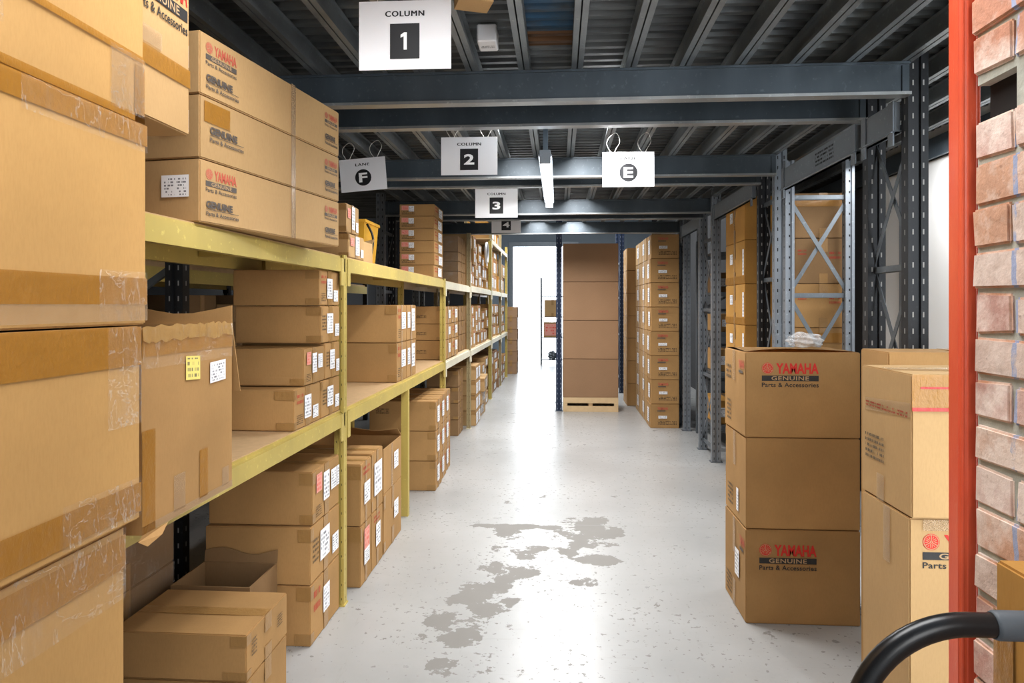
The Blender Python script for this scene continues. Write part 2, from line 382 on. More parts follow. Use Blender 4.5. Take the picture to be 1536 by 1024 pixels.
ORD = {}
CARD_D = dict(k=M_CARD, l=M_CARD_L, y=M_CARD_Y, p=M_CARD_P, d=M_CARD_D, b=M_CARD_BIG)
def carton(label, x0, x1, y0, y1, z0, z1, mat='k', rz=0, group=None, taped='x', patch=True, decals=(), seam=True, bev=.004, name='cardboard_box', seed=None):
    """closed carton; decals = (face, kind, u0,u1,v0,v1 fractions)"""
    w, d, h = x1-x0, y1-y0, z1-z0-.0015
    t = thing(name, label, 'box', ((x0+x1)/2, (y0+y1)/2, z0), rz, group)
    bm = N(); hx, hy = w/2, d/2
    bx(bm, -hx, hx, -hy, hy, 0, h)
    bmesh.ops.subdivide_edges(bm, edges=bm.edges[:], cuts=3, use_grid_fill=True)
    rs = random.Random(hash(label) & 0xffff if seed is None else seed)
    rs = random.Random(sum(ord(c)*(i+1) for i, c in enumerate(label)))
    b1, b2 = rs.uniform(-.004, -.0005), rs.uniform(-.004, -.0005)
    for v in bm.verts:                                  # sides sag a little between the corners
        kx = (1-(v.co.y/hy)**2)*(1-((v.co.z-h/2)/(h/2))**2); ky = (1-(v.co.x/hx)**2)*(1-((v.co.z-h/2)/(h/2))**2)
        if abs(abs(v.co.x)-hx) < 1e-5: v.co.x += b1*kx*(1 if v.co.x > 0 else -1)
        if abs(abs(v.co.y)-hy) < 1e-5: v.co.y += b2*ky*(1 if v.co.y > 0 else -1)
        if abs(v.co.z-h) < 1e-5 and h > .1: v.co.z -= .003*(1-(v.co.x/hx)**2)*(1-(v.co.y/hy)**2)
    es = [e for e in bm.edges if len(e.link_faces) == 2 and e.calc_face_angle(0) > .8]
    bmesh.ops.bevel(bm, geom=es, offset=bev, segments=2, affect='EDGES')
    body = obj('carton_body', bm, CARD_D[mat], t)
    FF = {'-y': Face((-hx, -hy, 0), (1,0,0), (0,0,1)), '+x': Face((hx, -hy, 0), (0,1,0), (0,0,1)),
          '-x': Face((-hx, hy, 0), (0,-1,0), (0,0,1)), '+z': Face((-hx, -hy, h), (1,0,0), (0,1,0))}
    tp = N(); tw = min(.06, d*.18, w*.3)
    e = .0022
    if taped in ('x', '-x'):      # centre seam runs across X, tape folds down the aisle face
        s = 1 if taped == 'x' else -1
        bx(tp, -hx*.98, hx*.98, -tw/2, tw/2, h-.001, h+.0012)
        for zz0, zz1 in ((h*.62, h+.001), (0.002, h*.3)):
            xx = sorted((s*(hx+.0005), s*(hx+e)))
            bx(tp, xx[0], xx[1], -tw/2, tw/2, zz0, zz1)
    elif taped == 'y':
        bx(tp, -tw/2, tw/2, -hy*.98, hy*.98, h-.001, h+.0012)
        for zz0, zz1 in ((h*.7, h+.001), (0.002, h*.22)): bx(tp, -tw/2, tw/2, -hy-e, -hy-.0005, zz0, zz1)
    if patch:
        s = 1 if taped != '-x' else -1
        for zz in ((.75, .97), (.03, .2)):
            if rs.random() < .35: continue
            a, b = sorted((s*hx, s*(hx-min(.07, w*.2)*rs.uniform(.7, 1.3)))) 
            bx(tp, a, b, -hy-e, -hy-.0003, h*zz[0], h*zz[1])
            a, b = sorted((s*(hx+.0003), s*(hx+e)))
            bx(tp, a, b, -hy, -hy+d*.1, h*zz[0], h*zz[1])
    if not len(tp.verts): tp.free()
    elif y0 > 60: obj('packing_tape', tp, M_TAPE_S, t)
    else:
        for k in range(0, len(tp.verts), 8):           # every strip its own piece
            tp.verts.ensure_lookup_table(); q = N(); vv = [q.verts.new(v.co) for v in tp.verts[k:k+8]]
            for qd in ((3,2,1,0),(4,5,6,7),(0,1,5,4),(1,2,6,5),(2,3,7,6),(3,0,4,7)): q.faces.new([vv[i] for i in qd])
            obj('packing_tape', q, M_TAPE_S, t)
        tp.free()
    for dc in decals:
        fc, kind, u0, u1, v0, v1 = dc[:6]
        F = FF[fc]; W = {'-y': w, '+x': d, '-x': d, '+z': w}[fc]; H = d if fc == '+z' else h
        q = N(); a0, a1, c0, c1 = u0*W, u1*W, v0*H, v1*H
        if kind == 'logo': logo(q, F, a0, c1, a1-a0, c1-c0); obj('printed_logo', q, [M_RED, M_BLK, M_TANINK], t)
        elif kind == 'logof': logo(q, F, a0, c1, a1-a0, c1-c0); obj('printed_logo', q, [M_REDF, M_BLKF, M_TANINK], t)
        elif kind == 'second':
            hh = c1-c0
            put_text(q, F, 'GENUINE', a0, a0+(a1-a0)*.8, c0+hh*.5, c1, .003, 0, .05)
            put_quad(q, F, a0, a1, c0+hh*.40, c0+hh*.44, .003, 0)
            put_text(q, F, 'Parts & Accessories', a0, a1, c0, c0+hh*.28, .003, 0, .02)
            obj('printed_text', q, M_BLKF, t)
        elif kind == 'red':
            hh = c1-c0
            put_text(q, F, 'YAMAHA', a0, a1, c0+hh*.35, c1, .003, 0, .03); put_quad(q, F, a0, a0+(a1-a0)*.75, c0, c0+hh*.2, .003, 1)
            obj('printed_logo', q, [M_REDF, M_BLKF], t)
        else:
            m = {'label': M_LABEL, 'labelr': M_LABEL_R, 'note': M_NOTE_Y, 'print': M_PRINT, 'barcode': M_PRINT_B, 'printr': M_PRINT_R, 'tape': M_TAPE, 'ctape': M_TAPE_C, 'film': M_FILM, 'rtape': M_TAPE_RED}[kind]
            nm = {'label': 'shipping_label', 'labelr': 'product_label', 'note': 'handwritten_note', 'print': 'printed_text', 'barcode': 'printed_barcode', 'printr': 'printed_text', 'tape': 'tape_strip', 'ctape': 'clear_tape_strip', 'film': 'stretch_film', 'rtape': 'red_tape_strip'}[kind]
            put_quad(q, F, a0, a1, c0, c1, .0035 if kind not in ('tape',) else .0028, 0, dc[6] if len(dc) > 6 else 0)
            obj(nm, q, m, t)
    return t

def open_carton(label, x0, x1, y0, y1, z0, z1, mat='k', flaps=(), decals=(), rz=0, tapes=(), name='open_cardboard_box'):
    w, d, h = x1-x0, y1-y0, z1-z0; hx, hy = w/2, d/2; th = .006
    t = thing(name, label, 'box', ((x0+x1)/2, (y0+y1)/2, z0), rz)
    bm = N()
    bx(bm, -hx, hx, -hy, hy, 0, th); bx(bm, -hx, -hx+th, -hy, hy, th, h); bx(bm, hx-th, hx, -hy, hy, th, h)
    bx(bm, -hx+th, hx-th, -hy, -hy+th, th, h); bx(bm, -hx+th, hx-th, hy-th, hy, th, h)
    obj('carton_body', bm, CARD_D[mat], t)
    for (side, L, ang) in flaps:                        # flap hinged on a top edge, ang from upright outwards
        q = N(); a = R(ang)
        n = 8
        for i in range(n):                              # slightly wavy flap
            f0, f1 = i/n, (i+1)/n
            pts = []
            for ff in (f0, f1):
                wob = .008*math.sin(ff*7)
                if side in ('+x', '-x'):
                    s = 1 if side == '+x' else -1; p = Vector((s*hx, -hy+ff*d, h)); out = Vector((s, 0, 0))
                else:
                    s = 1 if side == '+y' else -1; p = Vector((-hx+ff*w, s*hy, h)); out = Vector((0, s, 0))
                pts.append((p, p + (out*math.sin(a) + Vector((0,0,math.cos(a))))*(L+wob) + Vector((0,0,wob))))
            (p0, q0), (p1, q1) = pts
            off = Vector((0, 0, .004)) if 40 < abs(ang) < 140 else (Vector((.004, 0, 0)) if 'x' in side else Vector((0, .004, 0)))
            A = [q.verts.new(v) for v in (p0, p1, q1, q0)]; B = [q.verts.new(v+off) for v in (p0, p1, q1, q0)]
            q.faces.new(A); q.faces.new(B[::-1])
            for k in range(4): q.faces.new((A[k], B[k], B[(k+1) % 4], A[(k+1) % 4]))
        obj('flap', q, CARD_D[mat], t)
    FF = {'-y': Face((-hx, -hy, 0), (1,0,0), (0,0,1)), '+x': Face((hx, -hy, 0), (0,1,0), (0,0,1))}
    for dc in decals:
        fc, kind, u0, u1, v0, v1 = dc[:6]; F = FF[fc]; W = w if fc == '-y' else d
        q = N(); put_quad(q, F, u0*W, u1*W, v0*h, v1*h, .002 if kind in ('tape', 'ctape') else .0035, 0, dc[6] if len(dc) > 6 else 0)
        m = {'label': M_LABEL, 'note': M_NOTE_Y, 'tape': M_TAPE, 'ctape': M_TAPE_C, 'film': M_FILM}[kind]
        nm = {'label': 'shipping_label', 'note': 'handwritten_note', 'tape': 'tape_strip', 'ctape': 'clear_tape_strip', 'film': 'stretch_film'}[kind]
        obj(nm, q, m, t)
    return t

# ------------------------------------------------------------------ camera
cam = bpy.data.cameras.new('camera'); co = bpy.data.objects.new('camera', cam); C.objects.link(co)
cam.sensor_width = 36; cam.lens = 24; cam.shift_y = -54/1536; cam.clip_start = .05
co.location = (0, 0, 1.6); co.rotation_euler = (R(90), 0, math.atan(70/1024))
bpy.context.scene.camera = co

# ------------------------------------------------------------------ shell
DX0, DX1, DY = -1.29, .45, 19.3
b = N(); bx(b, -4.6, 2.9, -2.5, 40, -.1, 0); struct('floor', b, M_FLOOR)
b = N(); bx(b, -4.7, -4.6, -2.5, 19.4, 0, 5); struct('wall_left', b, M_WALLD)
b = N(); bx(b, 2.60, 2.9, 1.4, 6.0, 0, 5); struct('wall_right', b, M_WALLW)
b = N(); bx(b, 2.60, 2.9, 6.002, 19.4, 0, 5); struct('wall_right_far', b, M_WALLD)
b = N(); bx(b, -4.7, 2.9, -2.6, -2.5, 0, 5); struct('wall_behind', b, M_WALLW)
b = N()
bx(b, -1.9, DX0, DY, DY+.15, 0, 5); bx(b, DX1, 2.6, DY, DY+.15, 0, 5); bx(b, DX0, DX1, DY, DY+.15, 3.27, 5)
struct('wall_back', b, M_WALLG)
b = N(); bx(b, -4.6, -1.902, DY, DY+.15, 0, 5); struct('wall_back_left', b, M_WALLD)
b = N(); bx(b, DX0-.12, DX0, DY-.04, DY, 0, 3.39); bx(b, DX1, DX1+.12, DY-.04, DY, 0, 3.39); bx(b, DX0, DX1, DY-.04, DY, 3.27, 3.39)
struct('door_1', b, M_PLATE)
b = N(); bx(b, -4.7, 2.9, -2.6, 19.5, 5, 5.1)
struct('trim_1', b, M_WALLG)   # high roof above the mezzanine
# corrugated underside of the mezzanine
b = N(); prof = []; yy = 1.95; per = .085
while yy < 9.35:
    for dy, z in ((0, 2.815), (.030, 2.815), (.045, 2.845), (.070, 2.845)): prof.append((yy+dy, z))
    yy += per
lo = [(b.verts.new((-4.6, y, z)), b.verts.new((2.6, y, z))) for y, z in prof]
hi = [(b.verts.new((-4.6, y, 2.9)), b.verts.new((2.6, y, 2.9))) for y in (prof[0][0], prof[-1][0])]
for i in range(len(lo)-1): b.faces.new((lo[i][0], lo[i][1], lo[i+1][1], lo[i+1][0]))
b.faces.new((hi[0][0], hi[1][0], hi[1][1], hi[0][1])); b.faces.new((lo[0][1], lo[0][0], hi[0][0], hi[0][1])); b.faces.new((lo[-1][0], lo[-1][1], hi[1][1], hi[1][0]))
struct('ceiling', b, M_DECK)

# brick pier, red pole
b = N(); zc = 0.0; row = 0; BH, CH = .0705, .0775; YE = 1.305
rb = random.Random(3)
while zc < 3.3:
    yy = YE - rb.uniform(0, .008); first = [.102, .215][row % 2]
    hole = abs(zc-1.93) < .04
    L = first; k = 0
    while yy > -.6:
        y0 = yy-L; jx = rb.uniform(-.0055, -.0015)
        if not (hole and k == 0):
            v, f = bx(b, .760+jx, .86, y0, yy, zc+rb.uniform(0, .003), zc+BH-rb.uniform(0, .004), rb.choice([0, 1, 2, 1, 2, 3]))
            for q in v: q.co += Vector((rb.uniform(-.0015, .001), rb.uniform(-.004, .004), rb.uniform(-.004, .004)))
        yy = y0-.007; k += 1
        L = [.215, .102][row % 2] if k % 2 else first
    zc += CH; row += 1
bmesh.ops.bevel(b, geom=b.edges[:], offset=.004, segments=2, affect='EDGES')
bx(b, .7635, .98, -.6, YE-.11, 0, 3.3, 4)
bx(b, .7635, .98, YE-.11, YE-.004, 0, 1.92, 4); bx(b, .7635, .98, YE-.11, YE-.004, 2.0, 3.3, 4)
bx(b, .785, .98, YE-.11, YE-.004, 1.92, 2.0, 5)  # dark block paints in the shade inside the missing-brick hole
struct('wall_brick', b, M_BR + [M_MORT, M_DARK])
b = N()
prism(b, [(-.021,-.02),(-.012,-.026),(.010,-.026),(.019,-.02),(.021,.018),(-.021,.018)], 0, 3.3)
bmesh.ops.bevel(b, geom=[e for e in b.edges if abs((e.verts[0].co-e.verts[1].co).z) > 1], offset=.004, segments=3, affect='EDGES')
bx(b, .010, .024, -.005, .018, 0, 3.3)
tag(obj('painted_corner_post', b, M_POLE, None, (.765, 1.345, 0)), 'glossy red painted steel post running full height at the edge of the brick wall', 'post')

# ------------------------------------------------------------------ mezzanine steel
ZB, ZT = 2.56, 2.715
beamY = [3.25, 3.69, 5.17, 5.56, 7.24, 7.72, 9.2]
names = ['first blue-grey cross beam, nearest the camera, behind the large column 1 sign', 'second cross beam, close behind the nearest one', 'third cross beam from the front, passing behind the lane E sign',
         'fourth cross beam from the front, just in front of the column 3 sign', 'fifth cross beam from the front, behind the column 3 sign', 'sixth cross beam from the front, just in front of the column 4 sign', 'farthest cross beam, behind the column 4 sign above the aisle end']
for y, nm in zip(beamY, names):
    t = thing('steel_cross_beam', nm, 'beam', (0, y, ZB), 0, 'mezzanine cross beams')
    q = N(); bx(q, -1.86, 1.60, -.012, .012, .006, ZT-ZB-.012); bx(q, -1.86, 1.60, -.022, .03, ZT-ZB-.012, ZT-ZB-.001)
    obj('beam_web', q, M_BEAM, t)
    q = N(); bx(q, -1.86, 1.60, -.034, .03, 0, .006); bx(q, -1.86, 1.60, -.034, -.030, .006, .014)
    obj('lower_flange', q, M_FLANGE, t)
    for sx in (-1.855, 1.595):
        q = N(); bx(q, sx-.03, sx, -.02, -.012, -.0, ZT-ZB-.02) if sx > 0 else bx(q, sx, sx+.03, -.02, -.012, 0, ZT-ZB-.02)
        obj('end_plate', q, M_BEAM, t)
# joists: back-to-back channels running along the aisle
jx = [ -1.663+.25*k for k in range(19)]
first = None
for k, x in enumerate(jx):
    if x > 2.5: break
    side = 'left' if x < -.6 else ('middle' if x < .5 else 'right')
    t = thing('ceiling_joist', {'left': 'galvanised double-channel joist under the corrugated deck over the left shelving', 'middle': 'galvanised double-channel joist under the deck above the open aisle', 'right': 'galvanised double-channel joist under the deck at the right-hand uprights'}[side], 'joist', (x, 1.97, ZT), 0, 'deck joists, '+side)
    if first is None:
        q = N(); L = 7.32
        for s in (-1, 1):
            a, c = sorted((s*.003, s*.027)); bx(q, a, c, 0, L, 0, .004)
            a, c = sorted((s*.003, s*.006)); bx(q, a, c, 0, L, .004, .098)
            a, c = sorted((s*.024, s*.027)); bx(q, a, c, 0, L, .004, .016)
            a, c = sorted((s*.003, s*.024)); bx(q, a, c, 0, L, .094, .098)
        first = obj('channel_profile', q, M_JOIST, t)
    else:
        c_ = first.copy(); C.objects.link(c_); c_.parent = t
# uprights
def post_bm(h, w=.09, d=.062):
    q = N(); a, e = w/2, d/2
    prism(q, [(-a, e), (-a, -e), (-.012, -e), (-.008, -e+.012), (.008, -e+.012), (.012, -e), (a, -e), (a, e), (a-.006, e), (a-.006, -e+.018), (-a+.006, -e+.018), (-a+.006, e)], 0, h)
    return q
def upright_frame(label, axis, x, y, span, h, mat, braces='x', z_br=(.25, 1.05, 1.75, 2.4), base=True, mat2=None, pw=.09):
    t = thing('rack_upright_frame', label, 'upright', (x, y, 0))
    for k in (0, 1):
        p = (0, span*k, 0) if axis == 'y' else (span*k, 0, 0)
        po = obj('slotted_post', post_bm(h, pw), mat if (k == 0 or mat2 is None) else mat2, t, p)
        q = N(); bx(q, -.06, .06, -.05, .05, 0, .006); obj('foot_plate', q, M_BRACE, t, p)
    def P(f, z): return (0, span*f, z) if axis == 'y' else (span*f, 0, z)
    up = (1, 0, 0) if axis == 'y' else (0, 1, 0)
    for z in z_br:
        q = N(); bar(q, P(.02, z), P(.98, z), .012, .035, up); bar(q, P(.02, z-.012), P(.98, z-.012), .03, .003, up); obj('horizontal_brace', q, M_BRACE, t)
    for i in range(len(z_br)-1):
        z0, z1 = z_br[i], z_br[i+1]
        if braces == 'x':
            for s, (fa, fb) in ((.006, (.02, .98)), (-.006, (.98, .02))):
                o_ = Vector(up)*s; q = N(); bar(q, Vector(P(fa, z0+.02))+o_, Vector(P(fb, z1-.02))+o_, .004, .028, up); obj('diagonal_brace', q, M_BRACE, t)
        else:
            zm = (z0+z1)/2
            for (fa, za), (fb, zb_) in (((.02, z0), (.98, zm)), ((.98, zm), (.02, z1))):
                q = N(); bar(q, P(fa, za), P(fb, zb_), .022, .032, up); obj('diagonal_brace', q, M_BRACE, t)
    return t
XR = 1.645
upright_frame('black slotted steel upright frame nearest on the right, in front of the white wall', 'y', XR, 3.28, .41, 2.80, M_POSTB, z_br=(.2, 1.05, 1.78, 2.45))
upright_frame('grey slotted upright pair second on the right, behind the stack of three big printed boxes', 'y', XR, 5.22, .40, 2.80, M_POSTG, mat2=M_POSTB, z_br=(.2, 1.0, 1.8, 2.4))
upright_frame('grey slotted upright pair third on the right, its feet on the open floor', 'y', XR-.04, 7.12, .62, 2.80, M_POSTG, z_br=(.12, .85, 1.55, 2.3))
upright_frame('farthest grey upright pair on the right, beside the eight-high printed stack', 'y', XR-.01, 8.88, .45, 2.80, M_POSTG)
upright_frame('low-set grey upright frame facing the aisle with a crossed brace, yellowish boxes behind it', 'x', 1.622, 4.95, .41, 2.62, M_POSTS, z_br=(.3, .95, 1.67, 2.36), pw=.062)
upright_frame('grey frame with zigzag braces deep on the right beside the far printed stack', 'x', 1.80, 8.80, .40, 2.6, M_POSTG, 'z', (.22, .66, 1.1, 1.54, 1.98))
upright_frame('grey frame with zigzag braces low behind the third right-hand upright', 'x', 1.85, 7.30, .45, 2.6, M_POSTG, 'z', (.22, .66, 1.1, 1.54, 1.98))
upright_frame('black upright frame behind the nearest yellow shelving on the left', 'x', -2.35, 3.27, .46, 2.80, M_POSTB, 'z', (.3, .9, 1.5, 2.1))
upright_frame('black upright frame behind the left shelving, second from the front', 'y', -1.90, 5.2, .4, 2.80, M_POSTB)
upright_frame('grey upright frame standing behind the left shelving beside the six flat boxes', 'y', -1.90, 7.2, .5, 2.80, M_POSTG, mat2=M_POSTB)
upright_frame('farthest left upright frame under the last cross beam', 'y', -1.90, 9.0, .35, 2.80, M_POSTG)
upright_frame('tall navy slotted upright standing alone beside the four-high blank stack at the aisle end', 'y', .005, 10.4, .9, 3.2, M_POSTN)
upright_frame('slim navy slotted upright far behind, right of the four-high blank stack', 'y', 1.15, 12.6, .8, 3.2, M_POSTN)
# side beams along the aisle direction
def side_beam(label, x, y0, y1, z, m=M_PLATE):
    t = thing('side_beam', label, 'beam', (x, y0, z))
    q = N(); bx(q, -.012, .012, 0, y1-y0, 0, .145); bx(q, -.03, .012, 0, y1-y0, 0, .006); obj('beam_web', q, m, t)
    for yy in (0, y1-y0-.05):
        q = N(); bx(q, -.02, -.0135, yy, yy+.05, -.06, .15); obj('connector_plate', q, M_PLATE, t)
    return t
side_beam('short light grey beam between the two nearest right-hand posts', 1.585, 3.32, 3.66, 2.41)
t = side_beam('light grey side beam from the second right-hand post, pen marks on its face', 1.585, 3.73, 4.93, 2.41)
q = N(); F = Face((-.0125, 1.2, 0), (0,-1,0), (0,0,1))
put_quad(q, F, .62, .90, .03, .12, .001); obj('scribbled_marks', q, inkm('black_pen_marks', (.02, .02, .02), 4), t)
side_beam('light grey side beam on the right between the second and third upright pairs', 1.585, 5.66, 7.08, 2.47)
side_beam('light grey side beam on the right farthest back', 1.585, 7.78, 8.92, 2.47)
side_beam('dark side beam fixed along the white right wall', 2.56, 1.97, 9.3, 2.60, M_BEAM)
# white sensor on right wall
t = thing('wall_sensor', 'small round white fitting with a wire high on the white right wall', 'fitting', (2.60, 4.66, 2.42))
q = N(); tube(q, [(-.001,0,0), (-.03,0,0), (-.045,0,0)], [.05,.048,.03], 16); obj('sensor_body', q, M_WHITE, t)
q = N(); tube(q, bez([(-.02,-.04,.0),(-.03,-.12,.02),(-.012,-.25,-.01),(-.01,-.4,.0)]), .005, 6); obj('wire', q, M_CABLE, t)
q = N(); bx(q, 2.52, 2.60, 5.15, 5.25, 0, 2.6); struct('trim_2', q, M_PLATE)

# ------------------------------------------------------------------ signs and lamp
def sign(label, x, y, z0, z1, w, word, glyph, shape, rot=0, roll=0, loops=True, ztop=2.71):
    h = z1-z0
    t = thing('hanging_sign', label, 'sign', (x, y, z0), 0); t.rotation_euler = (0, roll, rot)
    q = N(); bx(q, -w/2, w/2, 0, .003, 0, h); obj('sign_board', q, M_WHITE, t)
    F = Face((-w/2, 0, 0), (1,0,0), (0,0,1))
    q = N(); ww = w*(.42 if len(word) > 4 else .30)
    for k in (-1, 0, 1): put_text(q, F, word, w/2-ww/2+k*.0011, w/2+ww/2+k*.0011, h*.77, h*.85, .0012+.0001*k, 0, .0, 1.15)
    obj('sign_word', q, M_SIGNBLK, t)
    q = N(); s = w*.16 if shape == 'square' else w*.175; cy = h*.41
    if shape == 'square': put_quad(q, F, w/2-s, w/2+s, cy-s*1.18*(1 if len(word) < 9 else 1), cy+s*1.18, .0012)
    else: put_disc(q, F, w/2, cy, s, .0012, seg=40)
    e = obj('dark_emblem', q, M_SIGNBLK, t)
    q = N(); g = {'1': .022, '4': .045}.get(glyph, .036)*w/.33
    if glyph == '1':
        k = s*.58; q.faces.new([q.verts.new(F.at(w/2+a*k, cy+b_*k, .0022)) for a, b_ in ((-.12, -1), (.25, -1), (.25, 1), (-.08, 1), (-.48, .72), (-.48, .38), (-.12, .55))])
    else: put_text(q, F, glyph, w/2-g*.85, w/2+g*.85, cy-s*.58, cy+s*.58, .0022, 0, .03)
    obj('sign_character', q, M_WHITEINK, e)
    for s_ in (-1, 1):
        cx = s_*w*.3
        q = N()
        if loops: tube(q, bez([(cx-.004, .002, h-.012), (cx-.035, .004, h+.04), (cx-.03, .01, h+.085), (cx+.02, .01, ztop-z0-.005), (cx+.045, .006, h+.07), (cx+.02, .003, h+.02), (cx+.004, .002, h-.012)], 6), .0016, 6)
        else: tube(q, [(cx, .0015, h-.01), (cx, .004, ztop-z0)], .0016, 6)
        obj('cable_tie', q, M_CABLE, t)
    return t
sign('large white hanging sign reading COLUMN 1, nearest the camera', -.54, 2.37, 2.43, 2.672, .328, 'COLUMN', '1', 'square', loops=False)
sign('white hanging sign reading COLUMN 2 below the second cross beam', -.5176, 3.93, 2.356, 2.576, .328, 'COLUMN', '2', 'square')
sign('slightly tilted white hanging sign reading LANE F on the left', -1.306, 4.52, 2.372, 2.592, .315, 'LANE', 'F', 'round', 0, R(-4.5))
sign('white hanging sign reading LANE E on the right', .444, 4.40, 2.358, 2.58, .328, 'LANE', 'E', 'round')
sign('small white hanging sign reading COLUMN 3 behind the fourth cross beam', -.517, 5.66, 2.33, 2.575, .355, 'COLUMN', '3', 'square', loops=False)
sign('smallest white hanging sign, with the numeral 4, farthest away', -.608, 7.90, 2.443, 2.67, .34, 'COLUMN', '4', 'square', loops=False)

t = thing('fluorescent_lamp', 'glowing fluorescent tube lamp hanging lengthwise over the aisle', 'lamp', (-.075, 3.78, 2.40))
e = NT('tube_glow'); e.put(e.b, 'Emission Color', (1, 1, 1)); e.put(e.b, 'Emission Strength', 30.); e.fin((1, 1, 1), .4)
q = N(); bx(q, -.03, .03, 0, 1.75, .035, .06); bx(q, -.038, .038, 0, 1.75, .028, .036); obj('lamp_housing', q, M_PLATE, t)
q = N(); tube(q, [(0, .03, .012), (0, 1.72, .012)], .022, 14); obj('glass_tube', q, e.m, t)
q = N(); bx(q, -.03, .03, -.005, .03, -.012, .05); obj('end_cap', q, M_PLATE, t)
q = N(); bx(q, -.03, .03, 1.72, 1.755, -.012, .05); obj('end_cap', q, M_PLATE, t)
for yy in (.12, 1.5):
    q = N(); bx(q, -.014, .014, yy, yy+.02, .06, .41); obj('hanging_stem', q, M_BEAM, t)
t = thing('junction_box', 'small white box with a cable lid fixed under the corrugated deck near the first sign', 'box', (-.31, 2.98, 2.735))
q = N(); bx(q, -.042, .042, -.06, .06, 0, .078); obj('box_body', q, M_WHITE, t, bevel=.006)
q = N(); put_quad(q, Face((-.03, .02, 0), (1,0,0), (0,-1,0)), 0, .06, 0, .03, .001); obj('printed_text', q, M_PRINT, t)
t = thing('cardboard_scrap', 'beige cardboard offcut tucked between joists at the top edge beside the first sign', 'cardboard', (-.30, 2.40, 2.66), R(20))
q = N(); bx(q, -.06, .06, -.05, .05, .0, .008); bx(q, -.06, -.052, -.05, .05, .008, .05); bx(q, .052, .06, -.05, .05, .008, .1); obj('folded_sheet', q, M_CARD_L, t)

# ------------------------------------------------------------------ left yellow shelving
XF, XB = -1.14, -1.62
def shelving(label, y0, y1, zs, posts, m=M_YEL, mp=M_YELP, ztop=1.87, mids=(), board=M_BOARD):
    t = thing('shelving_unit', label, 'shelving', (0, y0, 0))
    L = y1-y0
    for yy in posts:
        for x in (XF-.026, XB+.026):
            q = N(); a = .026
            prism(q, [(-a, a), (-a, -a), (-.008, -a), (-.006, -a+.006), (.006, -a+.006), (.008, -a), (a, -a), (a, a)], 0, ztop)
            obj('upright_post', q, mp, t, (x, yy-y0, 0))
            q = N(); bx(q, -.032, .032, -.032, .032, 0, .008); obj('foot_plate', q, m, t, (x, yy-y0, 0))
    for k, z in enumerate(zs):
        hb = .070
        for x in (XF, XB+.035):
            q = N(); bx(q, x-.035, x, .03, L-.03, z-.016-hb, z-.016); bx(q, x-.035, x-.02, .03, L-.03, z-.016, z-.004); obj('shelf_beam', q, m, t)
        q = N(); bx(q, XB+.038, XF-.022, .01, L-.01, z-.015, z); obj('shelf_board', q, board, t)
        for yy in posts:
            for s in (-1, 1):
                yb = yy-y0+s*.029
                if 0 < yb and .05 < yb+s*.045 < L: 
                    q = N(); ys = sorted((yb, yb+s*.045)); bx(q, XF-.006, XF+.003, ys[0], ys[1], z-.16, z-.016); obj('beam_bracket', q, m, t)
        if y0 > 3: q = N(); bx(q, XF-.006, XF+.003, .004, .05, z-.16, z-.016); obj('beam_bracket', q, m, t)
        if k % 1 == 0:
            for f in (.33, .66):
                q = N(); bx(q, XB+.04, XF-.036, L*f-.02, L*f+.02, z-.05, z-.016); obj('cross_tie', q, m, t)
    for yy, zz in mids:
        for x in (XF-.026, XB+.026):
            q = N(); bx(q, x-.026, x+.026, yy-y0-.026, yy-y0+.026, 0, zz-.087); obj('support_post', q, mp, t)
    return t
ZS, ZM = 1.865, 1.045
shelving('yellow steel shelving unit nearest the camera on the left, three long boxes on top', 1.585, 3.615, (ZS, ZM), (3.587,))
shelving('second yellow shelving unit on the left with the stack of six flat boxes on top', 3.62, 6.845, (ZS, ZM), (6.82,), mids=((5.135, ZM),))
shelving('third shelving unit on the left with cream beams, dark wrapped boxes on top', 6.85, 8.84, (ZS-.01, ZM-.01), (8.81,), M_CRM, M_TANP, 2.54, board=M_PINE)
shelving('fourth shelving unit on the left, cream beams, beyond the tall tan post', 8.845, 11.6, (ZS, ZM-.02), (11.57,), M_CRM, M_YELP, 2.7, board=M_PINE)
shelving('fifth shelving unit on the left near the doorway', 11.605, 13.6, (ZS, ZM-.02, 2.75), (11.66, 13.57), M_CRM, M_TANP, 3.2, board=M_PINE)
shelving('last shelving unit on the left, nearest the doorway', 13.605, 15.2, (ZS, ZM-.02, 2.75), (15.17,), M_CRM, M_YELP, 2.9, board=M_PINE)

# the back row of shelving glimpsed behind
t = thing('back_shelving', 'dim second row of yellow shelving with stacked boards, seen through the left shelves', 'shelving', (-3.4, 1.6, 0))
for y in (0, 2.6, 5.2, 7.8):
    for x in (0, .7):
        q = N(); bx(q, x-.03, x+.03, y-.03, y+.03, 0, 2.5); obj('upright_post', q, M_POSTB, t)
for z in (.5, 1.2, 1.86):
    for x in (-.03, .69):
        q = N(); bx(q, x, x+.04, .03, 7.77, z-.1, z); obj('shelf_beam', q, M_YEL, t)
    q = N(); bx(q, 0, .7, 0, 7.8, z, z+.02); obj('shelf_board', q, M_BOARD, t)
for k in range(5):
    tag(obj('timber_board', (lambda q: (bx(q, -3.33, -2.78+.01*k, 1.8+.05*k, 6.8, 1.882+.048*k, 1.924+.048*k), q)[1])(N()), M_PINE if k % 2 else M_BOARD), 'loose timber board in the pile on the back shelving behind the left shelves', 'board', 'timber boards on the back shelving')
rk = random.Random(5)
